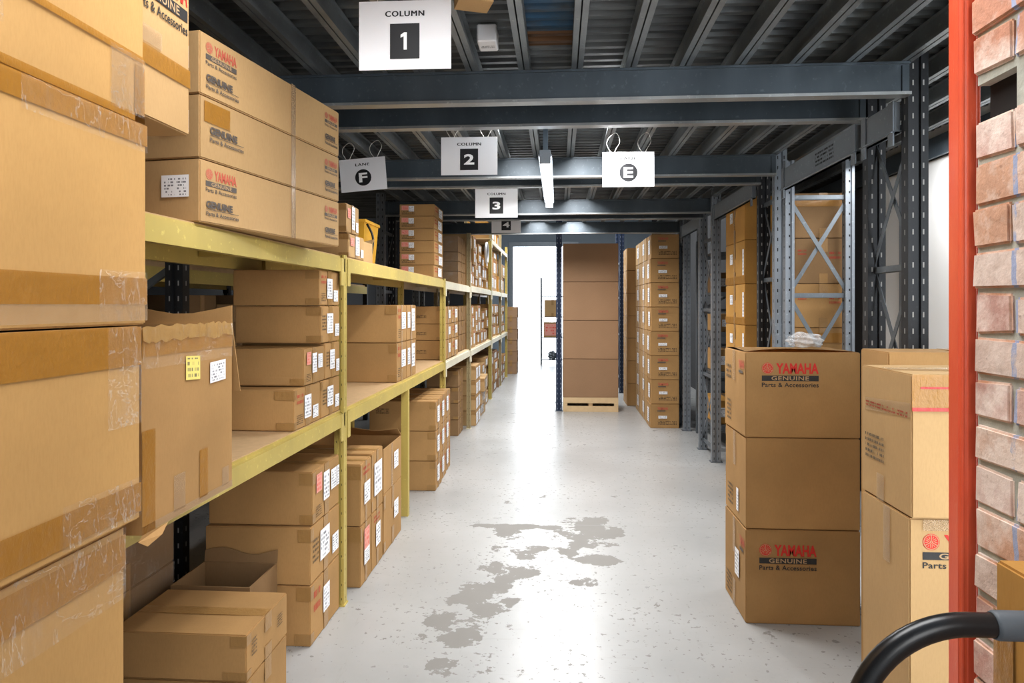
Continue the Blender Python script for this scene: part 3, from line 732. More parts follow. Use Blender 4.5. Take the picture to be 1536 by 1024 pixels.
for zb, zt in ((1.222, 1.72), (.522, 1.05)):
    y = 1.7
    while y < 8.9:
        wd = rk.uniform(.4, .75)
        if not any(abs(p-(y+wd/2)) < wd/2+.04 for p in (1.6, 4.2, 6.8, 9.4)):
            hh = rk.uniform(.6, 1)*(zt-zb)
            carton('dim carton on the back row of shelving behind the left units', -3.3, -2.76, y, y+wd-.02, zb, zb+hh, rk.choice('ddkp'), group='dim cartons on the back shelving', patch=False)
            y += wd
        else: y += .12
carton('dark film-wrapped carton on the floor behind the nearest left shelving', -2.28, -1.75, 2.3, 3.0, 0, .44, 'd', patch=False, decals=(('-y', 'film', .0, 1, .0, 1), ('+x', 'film', 0, 1, 0, 1)))
carton('dark film-wrapped carton on top of the floor one behind the nearest left shelving', -2.28, -1.75, 2.3, 3.0, .441, .80, 'd', patch=False, decals=(('-y', 'film', .0, 1, .0, 1), ('+x', 'film', 0, 1, 0, 1)))
t = thing('storage_tub', 'bright yellow plastic tub behind the small boxes on the left upper shelf', 'tub', (-1.56, 4.95, ZS))
def tub():
    q = N(); A = []
    for (w, d, z) in ((.20, .30, 0), (.24, .36, .30), (.26, .38, .30), (.26, .38, .32), (.23, .35, .32), (.19, .29, .02)):
        A.append([q.verts.new((sx*w/2, sy*d/2, z)) for sx, sy in ((-1,-1),(1,-1),(1,1),(-1,1))])
    q.faces.new(A[0][::-1]); q.faces.new(A[-1])
    for i in range(len(A)-1):
        for k in range(4): q.faces.new((A[i][k], A[i][(k+1) % 4], A[i+1][(k+1) % 4], A[i+1][k]))
    return q
M_TUB = simple('yellow_plastic', (.75, .42, .04), .4)
t.location = (-1.44, 4.75, ZS+.003); obj('tub_body', tub(), M_TUB, t)
q = N(); tube(q, bez([(.13,-.15,.29),(.17,-.15,.2),(.16,-.15,.08),(.13,-.15,.02)]), .008, 6); obj('carry_handle', q, M_RUB, t)

# ------------------------------------------------------------------ left foreground big cartons
XG = -.966
carton('huge golden carton on top of the foreground stack at left, cut by the picture top', -1.58, XG-.006, .72, 1.54, 2.024, 2.62, 'b', taped=None, patch=False, seed=1,
       decals=(('+x', 'tape', .955, 1., .0, .22), ('+x', 'ctape', .855, .995, .03, .235), ('+x', 'film', .85, 1., .02, .25), ('+x', 'tape', .37, .47, .05, .6), ('+x', 'film', .35, .5, .12, .6), ('+x', 'tape', .0, 1., .0, .03), ('+x', 'tape', 0, 1., .235, .26)), name='large_cardboard_box')  # upper full-width tape strip stands for a shadow line at the seam
carton('huge golden carton second from the top of the foreground stack at left', -1.58, XG, .70, 1.54, 1.556, 2.022, 'b', taped=None, patch=False,
       decals=(('+x', 'tape', 0, 1, .895, .998), ('+x', 'film', .55, 1, .86, .998), ('+x', 'tape', 0, 1, .10, .23), ('+x', 'film', .8, 1, .02, .26), ('+x', 'ctape', 0, 1, .02, .10)), name='large_cardboard_box')
carton('huge golden carton third from the top of the foreground stack at left', -1.58, XG, .68, 1.517, 1.108, 1.554, 'b', taped=None, patch=False,
       decals=(('+x', 'tape', 0, 1, .80, .998), ('+x', 'film', .86, 1, .5, .998), ('+x', 'tape', 0, 1, .04, .19), ('+x', 'film', .7, 1, .02, .22)), name='large_cardboard_box')
carton('huge golden carton fourth from the top of the foreground stack at left', -1.58, XG-.01, .68, 1.475, .634, 1.106, 'b', taped=None, patch=False,
       decals=(('+x', 'film', 0, 1, .66, .998), ('+x', 'tape', 0, 1, .80, .96)), name='large_cardboard_box')
carton('huge golden carton at the bottom of the foreground stack at left', -1.58, XG-.01, .68, 1.475, .152, .632, 'b', taped=None, patch=False, name='large_cardboard_box')
def pallet(label, x0, x1, y0, y1, z0, z1):
    t = thing('wooden_pallet', label, 'pallet', (x0, y0, z0)); w, d, h = x1-x0, y1-y0, z1-z0
    for k in range(5): q = N(); a = k*(d-.1)/4; bx(q, 0, w, a, a+.1, h-.022, h); obj('deck_board', q, M_PINE, t)
    for k in range(3):
        for j in range(3): q = N(); a = k*(w-.1)/2; c = j*(d-.1)/2; bx(q, a, a+.1, c, c+.1, .02, h-.022); obj('block', q, M_PINE, t)
        q = N(); c = k*(d-.1)/2; bx(q, 0, w, c, c+.1, 0, .02); obj('bottom_board', q, M_PINE, t)
    return t
pallet('wooden pallet under the huge foreground cartons at left', -1.58, XG-.01, .68, 1.475, 0, .15)

open_carton('open-topped kraft carton overhanging the shelf at left, yellow note and white slip on it', -1.50, -1.0, 1.575, 2.03, 1.047, 1.545, 'k',
    flaps=(('+y', .22, 166), ('+y', .045, 0), ('-x', .07, 4)), decals=(('+x', 'tape', 0, 1, .86, .995), ('+x', 'film', .0, 1, .80, .995), ('+x', 'note', .42, .58, .70, .83, .004), ('+x', 'label', .70, .9, .67, .79, -.004),
     ('+x', 'ctape', .30, .42, .03, .22), ('+x', 'ctape', .86, .95, .03, .14), ('+x', 'tape', .0, .12, .0, .5), ('+x', 'tape', .58, .68, .03, .3), ('+x', 'ctape', 0, 1, 0, .04)))
t = bpy.data.objects['open_cardboard_box']
q = N(); rt = random.Random(4); n = 26; up_, dn_ = [], []
for i in range(n+1):
    y = -.2275+.455*i/n
    up_.append(q.verts.new((.2515+rt.uniform(0, .006), y, .499+rt.uniform(.0, .009)))); dn_.append(q.verts.new((.2520+rt.uniform(0, .008), y, .47-rt.uniform(0, .012))))
for i in range(n): q.faces.new((dn_[i], dn_[i+1], up_[i+1], up_[i])).smooth = True
obj('torn_rim_tape', q, M_FILM2, t)
q = N(); cs = [q.verts.new(p) for p in ((.252, -.2275, .0), (.253, -.12, .0), (.262, -.16, -.018), (.258, -.215, -.03), (.250, -.24, -.012))]
q.faces.new(cs); obj('torn_corner', q, M_CARD, t)
carton('white-scuffed carton with a red printed logo hanging over the upper shelf edge at top left', -1.45, -1.05, 1.60, 1.878, 2.083, 2.64, 'l', taped=None, patch=False,
    decals=(('+x', 'logo', .08, .96, .50, .77), ('+x', 'tape', 0, 1, .24, .33), ('+x', 'ctape', 0, .5, .34, .42)))
carton('plain carton under the scuffed logo box at the near end of the upper shelf', -1.55, -1.20, 1.60, 1.87, ZS+.002, 2.081, 'k')

# three long boxes, turned a few degrees
ang = math.atan2(.14, .95)
for k, (lb, mk) in enumerate([('lowest of the three long boxes on the upper left shelf, printed with a red logo', 'l'), ('middle of the three long boxes on the upper left shelf, tape-patched', 'l'), ('topmost of the three long boxes on the upper left shelf', 'l')]):
    z0 = ZS+.002+k*.205; Lh = .962
    dec = [('+x', 'logof', .03, .20, .50, .88), ('+x', 'second', .03, .21, .12, .36), ('+x', 'logof', .86, .98, .55, .85), ('+x', 'second', .86, .98, .15, .38), ('-y', 'label', .70, .92, .40, .75)]
    if k == 1: dec[0] = ('+x', 'tape', .02, .16, .6, .93); dec[1] = ('+x', 'second', .05, .24, .3, .55)
    t = carton(lb, -.23, .23, -Lh/2, Lh/2, 0, .203, mk, taped=None, patch=False, decals=dec, name='long_cardboard_box')
    q = N(); bx(q, .2302, .2325, .07, .10, 0.002, .203); bx(q, -.229, .2325, .07, .10, .2015, .2035); obj('end_joint_tape', q, M_TAPE_C, t)
    q = N()
    for f in ((.095, .1),): bx(q, .2302, .2312, f[0], f[1], 0, .201)
    obj('board_joint', q, M_CARD_D, t)
    c, s = math.cos(-ang), math.sin(-ang)
    # near right corner at (-1.14, 2.10)
    lx, ly = .23, -Lh/2
    t.location = (-1.14-(lx*c-ly*s), 2.10-(lx*s+ly*c), z0); t.rotation_euler = (0, 0, -ang)

# ------------------------------------------------------------------ left shelf boxes
XA = -1.16
LAB = (('+x', 'label', .36, .62, .2, .78), ('+x', 'label', .68, .9, .12, .45), ('+x', 'printr', .08, .32, .55, .85), ('+x', 'barcode', .08, .3, .1, .35))
LAB2 = (('+x', 'label', .3, .62, .25, .8), ('+x', 'label', .72, .95, .15, .5), ('+x', 'barcode', .05, .25, .3, .75))
LABR = (('+x', 'labelr', .12, .32, .55, .9), ('+x', 'label', .38, .6, .3, .85), ('+x', 'label', .66, .88, .4, .8), ('+x', 'barcode', .1, .3, .08, .3))
def L(label, x0, y0, y1, z0, z1, mat='k', dec=LAB, xf=XA, **kw): return carton(label, x0, xf, y0, y1, z0, z1, mat, decals=dec, **kw)
L('flat long carton on the very top of the stack on the nearest middle shelf', -1.59, 3.24, 3.545, 1.60, 1.775)
L('flat long carton second from the top of the stack on the nearest middle shelf', -1.59, 3.262, 3.55, 1.415, 1.598, dec=LAB2)
L('near carton of the second layer on the nearest middle shelf, red and white labels', -1.585, 3.04, 3.315, 1.232, 1.402, dec=LABR)
L('far carton of the second layer on the nearest middle shelf, against the yellow post', -1.585, 3.325, 3.55, 1.232, 1.413, dec=LAB2)
L('near carton standing directly on the nearest middle shelf', -1.585, 2.925, 3.255, ZM+.002, 1.230, dec=LAB)
L('far carton standing directly on the nearest middle shelf by the yellow post', -1.585, 3.268, 3.55, ZM+.002, 1.230, dec=LAB2)
# floor, bay 1
carton('big carton topping the three-high floor stack under the nearest shelf, red-labelled', -1.665, -1.16, 3.15, 3.60-.06, .560, .815, 'k', decals=LABR+(('+x', 'label', .9, .99, .4, .8),))
carton('big carton in the middle of the three-high floor stack under the nearest shelf', -1.668, -1.16, 3.125, 3.545, .288, .558, 'k', decals=LAB2)
carton('big carton at the bottom of the three-high floor stack under the nearest shelf', -1.668, -1.16, 3.127, 3.545, 0, .286, 'k', decals=(('+x', 'label', .4, .62, .3, .75), ('+x', 'printr', .08, .3, .4, .85)))
carton('low carton with its lid taped, front of the floor pile under the nearest left shelf', -1.66, -1.14, 2.425, 2.80, .222, .395, 'k', decals=(('+x', 'barcode', .1, .22, .4, .8), ('+x', 'barcode', .72, .85, .4, .7)))
carton('flat carton on the floor beneath the low lidded one at bottom left', -1.66, -1.142, 2.43, 2.80, 0, .220, 'k')
open_carton('open brown carton with a wavy flap behind the low lidded one at bottom left', -1.66, -1.31, 2.82, 3.10, 0, .40, 'd', flaps=(('+y', .05, 8),))
# bay 2 upper shelf
LS = (('+x', 'label', .42, .66, .15, .95), ('+x', 'labelr', .1, .34, .5, .85), ('+x', 'label', .74, .92, .1, .45))
L('small pale carton on top, just past the long boxes on the upper left shelf', -1.50, 3.66, 3.90, 2.003, 2.163, 'l', LS)
L('small pale carton below another, just past the long boxes on the upper left shelf', -1.50, 3.70, 4.01, ZS+.002, 2.001, 'l', LS)
open_carton('small open carton beside the pale pair on the second unit\'s top shelf', -1.50, -1.17, 4.03, 4.23, ZS+.002, 1.985, 'l', flaps=(('+y', .05, 60),))
ords = ['lowest', 'second from the bottom', 'third from the bottom', 'third from the top', 'second from the top', 'topmost']
for k in range(6):
    carton(ords[k]+' of the six flat boxes stacked on the second unit\'s top shelf', -1.485, XA+.002*((k*3) % 4-1), 6.30, 6.78, ZS+.002+k*.1135, ZS+.002+(k+1)*.1135-.001, 'k', taped=None, patch=False,
           decals=(('-y', 'labelr', .06, .26, .5, .88), ('-y', 'label', .265, .42, .38, .85), ('-y', 'print', .06, .44, .1, .4), ('+x', 'label', .45, .85, .12, .85), ('+x', 'printr', .08, .4, .3, .8)))
# bay 2 middle shelf : two layers of two boxes
for lay, (z0, z1) in enumerate(((ZM+.002, 1.33), (1.332, 1.605))):
    w = 'lower' if lay == 0 else 'upper'
    L(w+' near carton of the block of four on the second middle shelf', -1.59, 4.84-.01*(1-lay), 5.14, z0, z1, 'k', (('+x', 'label', .45, .9, .35, .8), ('+x', 'printr', .1, .35, .55, .9), ('+x', 'barcode', .1, .35, .1, .35)))
    L(w+' far carton of the block of four on the second middle shelf', -1.59, 5.15, 5.49, z0, z1, 'k', (('+x', 'label', .08, .35, .35, .8), ('+x', 'label', .5, .85, .25, .9)))
# bay 3 middle shelf
for k, (z0, z1) in enumerate(((ZM, 1.243), (1.245, 1.41), (1.412, 1.59))):
    w = ['bottom', 'middle', 'top'][k]
    L(w+' near carton of the three-high pile on the third middle shelf', -1.58, 6.90, 7.35, z0, z1, 'k', (('-y', 'print', .3, .55, .3, .5), ('+x', 'label', .5, .8, .3, .8)))
    L(w+' far carton of the three-high pile on the third middle shelf', -1.58, 7.36, 7.82, z0, z1, 'k', (('+x', 'label', .5, .85, .3, .85), ('+x', 'printr', .1, .4, .4, .8)))
    L(w+' carton of the shaded three-high pile at the far end of the third middle shelf', -1.58, 8.15, 8.74, z0-.002*0+.0, z1, 'd', (('-y', 'label', .72, .85, .3, .8),), xf=-1.2)  # dark card puts the shadow on this pile into its colour
for k, (z0, z1) in enumerate(((1.857, 2.01), (2.012, 2.13), (2.132, 2.24), (2.242, 2.43))):
    carton(['lowest', 'second', 'third', 'topmost'][k]+' dark film-wrapped carton in the stack on the third unit\'s top shelf', -1.58, -1.20, 8.1, 8.74, z0, z1, 'd', patch=False, decals=(('-y', 'film', .0, 1, 0, 1),))
t = thing('rolled_hose', 'black coiled roll lying on its side in the gap above the third middle shelf', 'roll', (-1.30, 7.75, 1.592+.088))
q = N(); tube(q, [(.0, .065*math.cos(a*math.pi/12), .065*math.sin(a*math.pi/12)) for a in range(24)], .022, 8, closed=True); obj('coil', q, M_RUB, t, (.06, -.2, 0))
# floor, bay 2
LJ = (('+x', 'label', .35, .75, .35, .75), ('+x', 'printr', .15, .7, .78, .92))
carton('lower near carton of the narrow pairs on the floor just past the first yellow post', -1.6, -1.12, 3.80, 4.02, 0, .345, 'k', decals=(('+x', 'labelr', .3, .8, .55, .9), ('+x', 'label', .3, .8, .3, .55)))
carton('lower far carton of the narrow pairs on the floor just past the first yellow post', -1.6, -1.12, 4.03, 4.285, 0, .345, 'k', decals=LJ)
carton('upper near carton of the narrow pairs just past the first yellow post', -1.6, -1.12, 3.80, 4.02, .347, .70, 'k', decals=(('+x', 'label', .3, .85, .3, .65), ('+x', 'printr', .2, .8, .75, .92)))
carton('upper far carton of the narrow pairs just past the first yellow post', -1.6, -1.12, 4.03, 4.285, .347, .71, 'k', decals=(('+x', 'label', .2, .9, .25, .8),))
carton('closed carton on the floor under the open-topped one by the middle support post', -1.6, -1.12, 4.31, 4.80, 0, .385, 'k', decals=(('+x', 'label', .55, .8, .4, .7),))
open_carton('open-topped carton on the second bay\'s floor pile by the middle support post', -1.6, -1.12, 4.31, 4.80, .387, .675, 'k', flaps=(('-x', .15, 20), ('+y', .12, -60)), decals=(('+x', 'label', .55, .8, .35, .75), ('+x', 'ctape', .4, .5, .0, 1)))
lay3 = ['bottom', 'middle', 'top']; pos3 = ['near', 'centre', 'far']
for k in range(3):
    for j in range(3):
        y0 = 5.83+j*.318
        carton(lay3[k]+' '+pos3[j]+' carton of the nine-box floor block past the middle support post', -1.64, -1.06-.012*j, y0, y0+.314, k*.258, (k+1)*.258-.002, 'k', decals=(('+x', 'label', .25, .6, .25, .8), ('-y', 'print', .1, .3, .55, .75), ('+x', 'printr', .66, .9, .5, .8)))
# bay 3 floor
for k in range(4):
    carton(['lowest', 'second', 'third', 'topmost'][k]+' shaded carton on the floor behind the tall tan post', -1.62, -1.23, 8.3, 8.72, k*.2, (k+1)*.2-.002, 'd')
for k in range(4):
    for j in range(2):
        carton(['lowest', 'second', 'third', 'topmost'][k]+' '+['near', 'far'][j]+' pale carton of the labelled pile just beyond the tall tan post', -1.6, -1.10, 9.02+j*.26, 9.27+j*.26, k*.2, (k+1)*.2-.002, 'l', decals=(('+x', 'label', .1, .9, .1, .85),))
for k in range(3):
    carton(['lower', 'middle', 'upper'][k]+' crumpled pale carton on the floor of the fourth left unit', -1.6, -1.12+.03*k, 9.6, 10.3, k*.19, (k+1)*.19-.002, 'l', rz=R(2*k-2), decals=(('+x', 'label', .3, .7, .2, .8), ('+x', 'film', 0, 1, 0, 1)))
rr = random.Random(11)
def fill(desc, y0, y1, zb, zmax, mats, wmin=.3, wmax=.5, xf=-1.17, hmin=.14, hmax=.24):
    y = y0; c = 0
    colw = ['first', 'second', 'third', 'fourth', 'fifth', 'sixth', 'seventh']
    while y < y1-.2:
        w = min(rr.uniform(wmin, wmax), y1-y); z = zb; lim = rr.uniform(.75, 1.)*(zmax-zb)+zb; n = 0; st = []
        while z < lim-.1:
            h = rr.uniform(hmin, hmax); h = min(h, zmax-z); st.append((z, z+h)); z += h
        for i, (a, b_) in enumerate(st):
            lv = 'only' if len(st) == 1 else ('lowest' if i == 0 else ('topmost' if i == len(st)-1 else ['', 'second', 'third', 'fourth', 'fifth', 'sixth'][i]))
            carton(f'{lv} carton in the {colw[c]} column of {desc}', -1.58, xf-rr.uniform(0, .04), y, y+w-.012, a+.001, b_-.001, rr.choice(mats), patch=False, decals=(('+x', 'label', .2, .7, .2, .8), ('+x', 'printr', .1, .9, .82, .95)))
        y += w; c += 1
fill('the fourth left unit\'s top shelf', 8.95, 11.4, ZS+.002, 2.6, 'lyk', hmin=.12, hmax=.2)
fill('the fourth left unit\'s middle shelf', 8.95, 11.4, ZM-.018, 1.6, 'lkk')
fill('the fourth left unit\'s floor level', 10.4, 11.4, 0, .8, 'lk')
fill('the fifth left unit\'s top shelf', 11.75, 13.5, ZS+.002, 2.6, 'yl', .6, .85, hmin=.25, hmax=.34)
fill('the fifth left unit\'s middle shelf', 11.75, 13.5, ZM-.018, 1.65, 'kl', .5, .8)
fill('the fifth left unit\'s floor level', 11.75, 13.5, 0, .75, 'kp', .5, .8)
fill('the fifth left unit\'s highest shelf', 11.75, 13.5, 2.752, 3.3, 'yk', .5, .8)
fill('the last left unit\'s top shelf', 13.66, 15.1, ZS+.002, 2.6, 'ly', .6, .8, hmin=.25, hmax=.34)
fill('the last left unit\'s middle shelf', 13.66, 15.1, ZM-.018, 1.6, 'kl', .6, .8)
fill('the last left unit\'s floor level', 13.66, 15.1, 0, .8, 'kp', .6, .8)
t = thing('wall_fan', 'round white-rimmed black fan among the cartons on the fourth left unit\'s top shelf', 'fan', (-1.12, 10.6, 2.42)); 
q = N(); tube(q, [(0, .15*math.cos(a*math.pi/12), .15*math.sin(a*math.pi/12)) for a in range(24)], .02, 8, closed=True); obj('fan_rim', q, M_WHITE, t)
q = N(); tube(q, [(-.02,0,0), (.0,0,0)], .13, 20); obj('fan_face', q, M_RUB, t)
for k in range(6):
    carton(['lowest', 'second', 'third', 'fourth', 'fifth', 'topmost'][k]+' carton of the brown floor column beyond the last left unit, by the doorway', -1.25, -.98+.01*(k % 2), 15.9, 16.5, k*.262, (k+1)*.262-.002, 'p', taped='y', patch=False)

# ------------------------------------------------------------------ centre and right
t = thing('wooden_pallet', 'wooden base with a dark slot under the four-high blank stack at the aisle end', 'pallet', (.07, 10.33, 0))
for z0, z1 in ((0, .085), (.13, .215)):
    for y0, y1 in ((0, .025), (.745, .77)): q = N(); bx(q, 0, .823, y0, y1, z0, z1); obj('side_board', q, M_PINE, t)
for x in (0, .38, .76): q = N(); bx(q, x, x+.06, .027, .743, 0, .192); obj('block', q, M_PINE, t)
q = N(); bx(q, 0, .06, .0, .02, .086, .129); obj('corner_block', q, M_PINE, t)
q = N(); bx(q, .763, .823, .0, .02, .086, .129); obj('corner_block', q, M_PINE, t)
q = N(); bx(q, 0, .823, .027, .743, .193, .215); obj('deck_board', q, M_PINE, t)
for k in range(4):
    carton(['lowest', 'second lowest', 'second highest', 'topmost'][k]+' of the four big blank boxes stacked on the pallet at the aisle end', .065+.004*(k % 2), .893, 10.335, 11.1, .217+k*.580, .217+(k+1)*.580-.003, 'p', taped=None, patch=False, name='large_cardboard_box')
o8 = ['lowest', 'second from the floor', 'third from the floor', 'fourth from the floor', 'fourth from the top', 'third from the top', 'second from the top', 'topmost']
D8 = (('-y', 'red', .24, .62, .70, .88), ('-y', 'label', .28, .58, .40, .52), ('-y', 'print', .26, .92, .12, .30), ('-x', 'label', .3, .7, .2, .8))
for k in range(8):
    carton(o8[k]+' of the eight-high printed stack at the far right of the aisle', 1.195+.012*((k*5) % 3)/2, 1.565, 9.02, 9.42, k*.3165, (k+1)*.3165-.002, 'k', taped='-x', patch=False, decals=D8)
    for j, (y0, y1) in enumerate(((9.45, 10.05), (10.07, 10.75))):
        carton(o8[k]+' carton in the '+['first', 'second'][j]+' column behind the eight-high printed stack', 1.2, 1.56, y0, y1, k*.3165, (k+1)*.3165-.002, 'l', taped='-x', patch=False, decals=(('-x', 'label', .3, .6, .3, .8),))
for k in range(7):
    carton(['lowest', 'second', 'third', 'middle', 'fifth', 'sixth', 'topmost'][k]+' carton of the shadowed seven-high column behind the printed stacks', 1.09, 1.5, 11.0, 11.6, k*.36, (k+1)*.36-.002, 'k', taped='-x', patch=False)
    carton(['lowest', 'second', 'third', 'middle', 'fifth', 'sixth', 'topmost'][k]+' carton of the sunlit column beyond the slim navy upright', 1.06, 1.5, 13.9, 15.0, k*.37, (k+1)*.37-.002, 'l', taped='-x', patch=False)

# big printed boxes on the right
DLX = (('-x', 'red', .62, .9, .70, .86),)
carton('bottom of the three big printed boxes on the right, white label on its side', .940, 1.50, 3.512, 3.932, 0, .474, 'k', taped=None, patch=False, name='large_cardboard_box',
   decals=(('-y', 'logo', .12, .62, .575, .85), ('-x', 'label', .52, .72, .38, .68), ('-x', 'red', .03+.72, .97, .72, .88), ('-x', 'barcode', .1, .38, .06, .3), ('-x', 'ctape', .42, .54, .6, 1.), ('-x', 'ctape', .42, .54, .0, .3)))
carton('middle and unprinted one of the three big boxes on the right', .942, 1.50, 3.514, 3.932, .476, .934, 'k', taped=None, patch=False, name='large_cardboard_box',
   decals=(('-x', 'barcode', .15, .42, .08, .34), ('-x', 'label', .58, .68, .1, .36), ('-x', 'ctape', .42, .54, .6, 1.)))
t = carton('top of the three big printed boxes on the right, logo on its front', .938, 1.50, 3.512, 3.932, .936, 1.366, 'k', taped=None, patch=False, name='large_cardboard_box',
   decals=(('-y', 'logo', .145, .64, .594, .88), ('-x', 'red', .72, .97, .74, .9), ('-x', 'barcode', .15, .36, .08, .36), ('-x', 'ctape', .42, .56, .62, 1.), ('-x', 'print', .1, .36, .6, .8), ('+z', 'print', .1, .5, .3, .8)))
q = N(); n = 14; A = []; Bq = []
for i in range(n+1):
    x = -.275+.55*i/n; A.append(q.verts.new((x, -.19, .4305+.016*math.sin(math.pi*(i/n)**.8)))); Bq.append(q.verts.new((x, .20, .4305)))
for i in range(n): q.faces.new((A[i], A[i+1], Bq[i+1], Bq[i]))
bmesh.ops.solidify(q, geom=q.faces[:], thickness=-.003); obj('lid_flap', q, M_CARD, t)
carton('plain box rear of the red-taped one at right, only its upper rim showing', 1.275, 1.93, 2.74, 2.98, 0, 1.42, 'k', taped='y', patch=False, name='large_cardboard_box')
# nearest right pair
t = carton('scuffed pale box with red-edged tape, upper of the pair beside the red post', 1.03, 1.50, 2.072, 2.40, .977, 1.400, 'l', taped=None, patch=False,
   decals=(('-y', 'tape', 0, 1, .76, .995), ('-y', 'rtape', 0, 1, .745, .77), ('-y', 'rtape', .05, .9, .90, .915), ('-x', 'barcode', .1, .5, .27, .48), ('-x', 'ctape', .1, 1, .7, .8, -.02), ('-x', 'printr', .1, .95, .68, .73, .0), ('-x', 'ctape', .35, .5, .0, .2), ('+z', 'ctape', .0, 1, .4, .6)))
t = carton('tall pale box with a logo, lower of the pair beside the red post', 1.03, 1.50, 2.085, 2.395, 0, .975, 'l', taped=None, patch=False,
   decals=(('-x', 'ctape', .5, .64, .82, 1.), ('-y', 'ctape', .08, .80, .965, .998), ('-y', 'logo', .08, .66, .850, .955)))
# cartons behind the frames
for k in range(6):
    z0 = [0, .36, .73, 1.08, 1.43, 1.79][k]; z1 = [.358, .728, 1.078, 1.428, 1.788, 2.17][k]
    carton(['lowest', 'second', 'third', 'fourth', 'fifth', 'topmost'][k]+' amber strapped carton in the column between the right-hand uprights', 1.612, 2.1, 6.05, 6.72, z0, z1, 'y', taped='-x', patch=False, decals=(('-x', 'label', .25, .4, .5, .75), ('-x', 'ctape', .46, .5, 0, 1), ('-x', 'tape', 0, 1, .02, .18), ('-x', 'label', .9, .97, .2, .8)))
carton('seventh amber carton laid on the strapped column between the right-hand uprights', 1.612, 2.1, 6.05, 6.72, 2.172, 2.55, 'y', taped='-x', patch=False, decals=(('-x', 'label', .25, .4, .5, .75), ('-x', 'ctape', .46, .5, 0, 1)))
zz = [0, .36, .72, 1.08, 1.44, 1.76, 2.09]
for k in range(7):
    z1 = zz[k+1] if k < 6 else 2.42
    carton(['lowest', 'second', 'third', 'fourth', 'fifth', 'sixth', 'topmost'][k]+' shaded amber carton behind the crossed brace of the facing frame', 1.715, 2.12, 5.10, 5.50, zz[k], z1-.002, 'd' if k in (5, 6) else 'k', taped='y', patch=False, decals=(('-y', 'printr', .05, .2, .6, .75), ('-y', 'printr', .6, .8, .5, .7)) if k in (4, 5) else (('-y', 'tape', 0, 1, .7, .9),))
# shelf clutter deep on the right
t = thing('deep_shelf', 'dim steel shelf rack deep between the right-hand uprights', 'shelving', (1.74, 7.80, 0))
for z in (.25, .85, 1.30, 1.75, 2.2):
    q = N(); bx(q, 0, .7, 0, .9, z-.03, z); obj('shelf_board', q, M_BEAM, t)
    q = N(); bx(q, -.004, .704, -.012, 0, z-.05, z); obj('shelf_edge', q, M_BRACE, t)
for x in (-.0, .7):
    for y in (0, .9): q = N(); bx(q, x-.02, x+.02, y-.02+.5*(y > 0)*0, y+.02, 0, 2.4); obj('rack_leg', q, M_BRACE, t)
for k, (x0, x1, y0, y1, z0, z1, m, lb) in enumerate([
  (1.78, 2.2, 7.9, 8.6, .252, .52, 'y', 'amber carton on the bottom board of the deep right shelf'), (1.78, 2.1, 7.9, 8.4, .852, 1.10, 'k', 'brown carton on the second board of the deep right shelf'),
  (1.80, 2.3, 7.9, 8.6, 1.302, 1.50, 'k', 'brown carton on the third board of the deep right shelf'), (1.80, 2.2, 8.0, 8.6, 1.752, 1.98, 'd', 'dark carton on the fourth board of the deep right shelf'),
  (1.9, 2.4, 6.82, 7.2, 1.2, 1.42, 'd', ''), ]):
    if lb: carton(lb, x0, x1, y0, y1, z0, z1, m, taped='y', patch=False, decals=(('-y', 'label', .1, .4, .3, .7),))
def bag(label, x, y, z, sx, sy, sz, m, seed):
    q = N(); bmesh.ops.create_icosphere(q, subdivisions=4, radius=1)
    rs = random.Random(seed); ph = [rs.uniform(0, 6) for _ in range(6)]
    for v in q.verts:
        c = v.co; f = 1+.14*math.sin(5*c.x+ph[0])*math.sin(4*c.y+ph[1])+.09*math.sin(11*c.z+ph[2]+3*c.x)+.05*math.sin(17*c.y+ph[3]+5*c.z)
        v.co = Vector((c.x*sx*f, c.y*sy*f, max(-.75, c.z)*sz*(1+.1*math.sin(6*c.x+ph[4]))+sz*.76))
    for f in q.faces: f.smooth = True
    return tag(obj('plastic_bag', q, m, None, (x, y, z)), label, 'bag')
mb = NT('clear_crumpled_plastic'); nn = mb.noise(6, 6, rough=.7); mb.bump(nn, .9, .03); mb.put(mb.b, 'Alpha', mb.math('MULTIPLY_ADD', mb.ramp(nn, .4, .7), .5, .22)); M_BAGC = mb.fin((.8, .82, .84), .2)
M_BAGW = simple('white_plastic_film', (.42, .43, .44), .4, 0, .2, 10, .4)
bag('clear crumpled plastic bag lying on top of the three big printed boxes on the right', 1.34, 3.84, 1.374, .09, .07, .045, M_BAGC, 1)
bag('grey-white crumpled plastic bag low between the right-hand uprights', 1.96, 7.0, 0.0, .16, .2, .2, M_BAGW, 2)
bag('pale plastic bag on the upper board of the deep right shelf', 2.25, 8.1, .854, .08, .10, .10, M_BAGW, 5)

# rack with goods outside the doorway
t = thing('goods_trolley', 'tall thin-framed trolley with red and dark goods standing in the bright doorway', 'trolley', (-.47, 18.3, 0))
for x in (0, .6):
    for y in (0, .5): q = N(); bx(q, x-.02, x+.02, y-.02, y+.02, .08, 2.35 if x == 0 else 1.9); obj('frame_post', q, M_BRACE, t)
for z in (.15, .75, 1.3, 1.85):
    q = N(); bx(q, 0, .6, 0, .5, z-.02, z); obj('tray', q, M_BRACE, t)
for x in (0, .6):
    for y in (0, .5): q = N(); tube(q, [(x-.015, y, .04), (x+.015, y, .04)], .04, 12); obj('castor', q, M_RUB, t)
carton('small red-sided carton on the trolley in the doorway', -.40, 0, 18.35, 18.75, .752, 1.15, 'k', taped='y', patch=False, decals=(('-y', 'labelr', .05, .95, .1, .9),))
carton('pale carton on the upper tray of the doorway trolley', -.38, .05, 18.35, 18.75, 1.302, 1.75, 'l', taped='y', patch=False)
bag('dark lumpy sack on the lowest tray of the doorway trolley', -.17, 18.55, .152, .12, .12, .13, M_BRACE, 9)

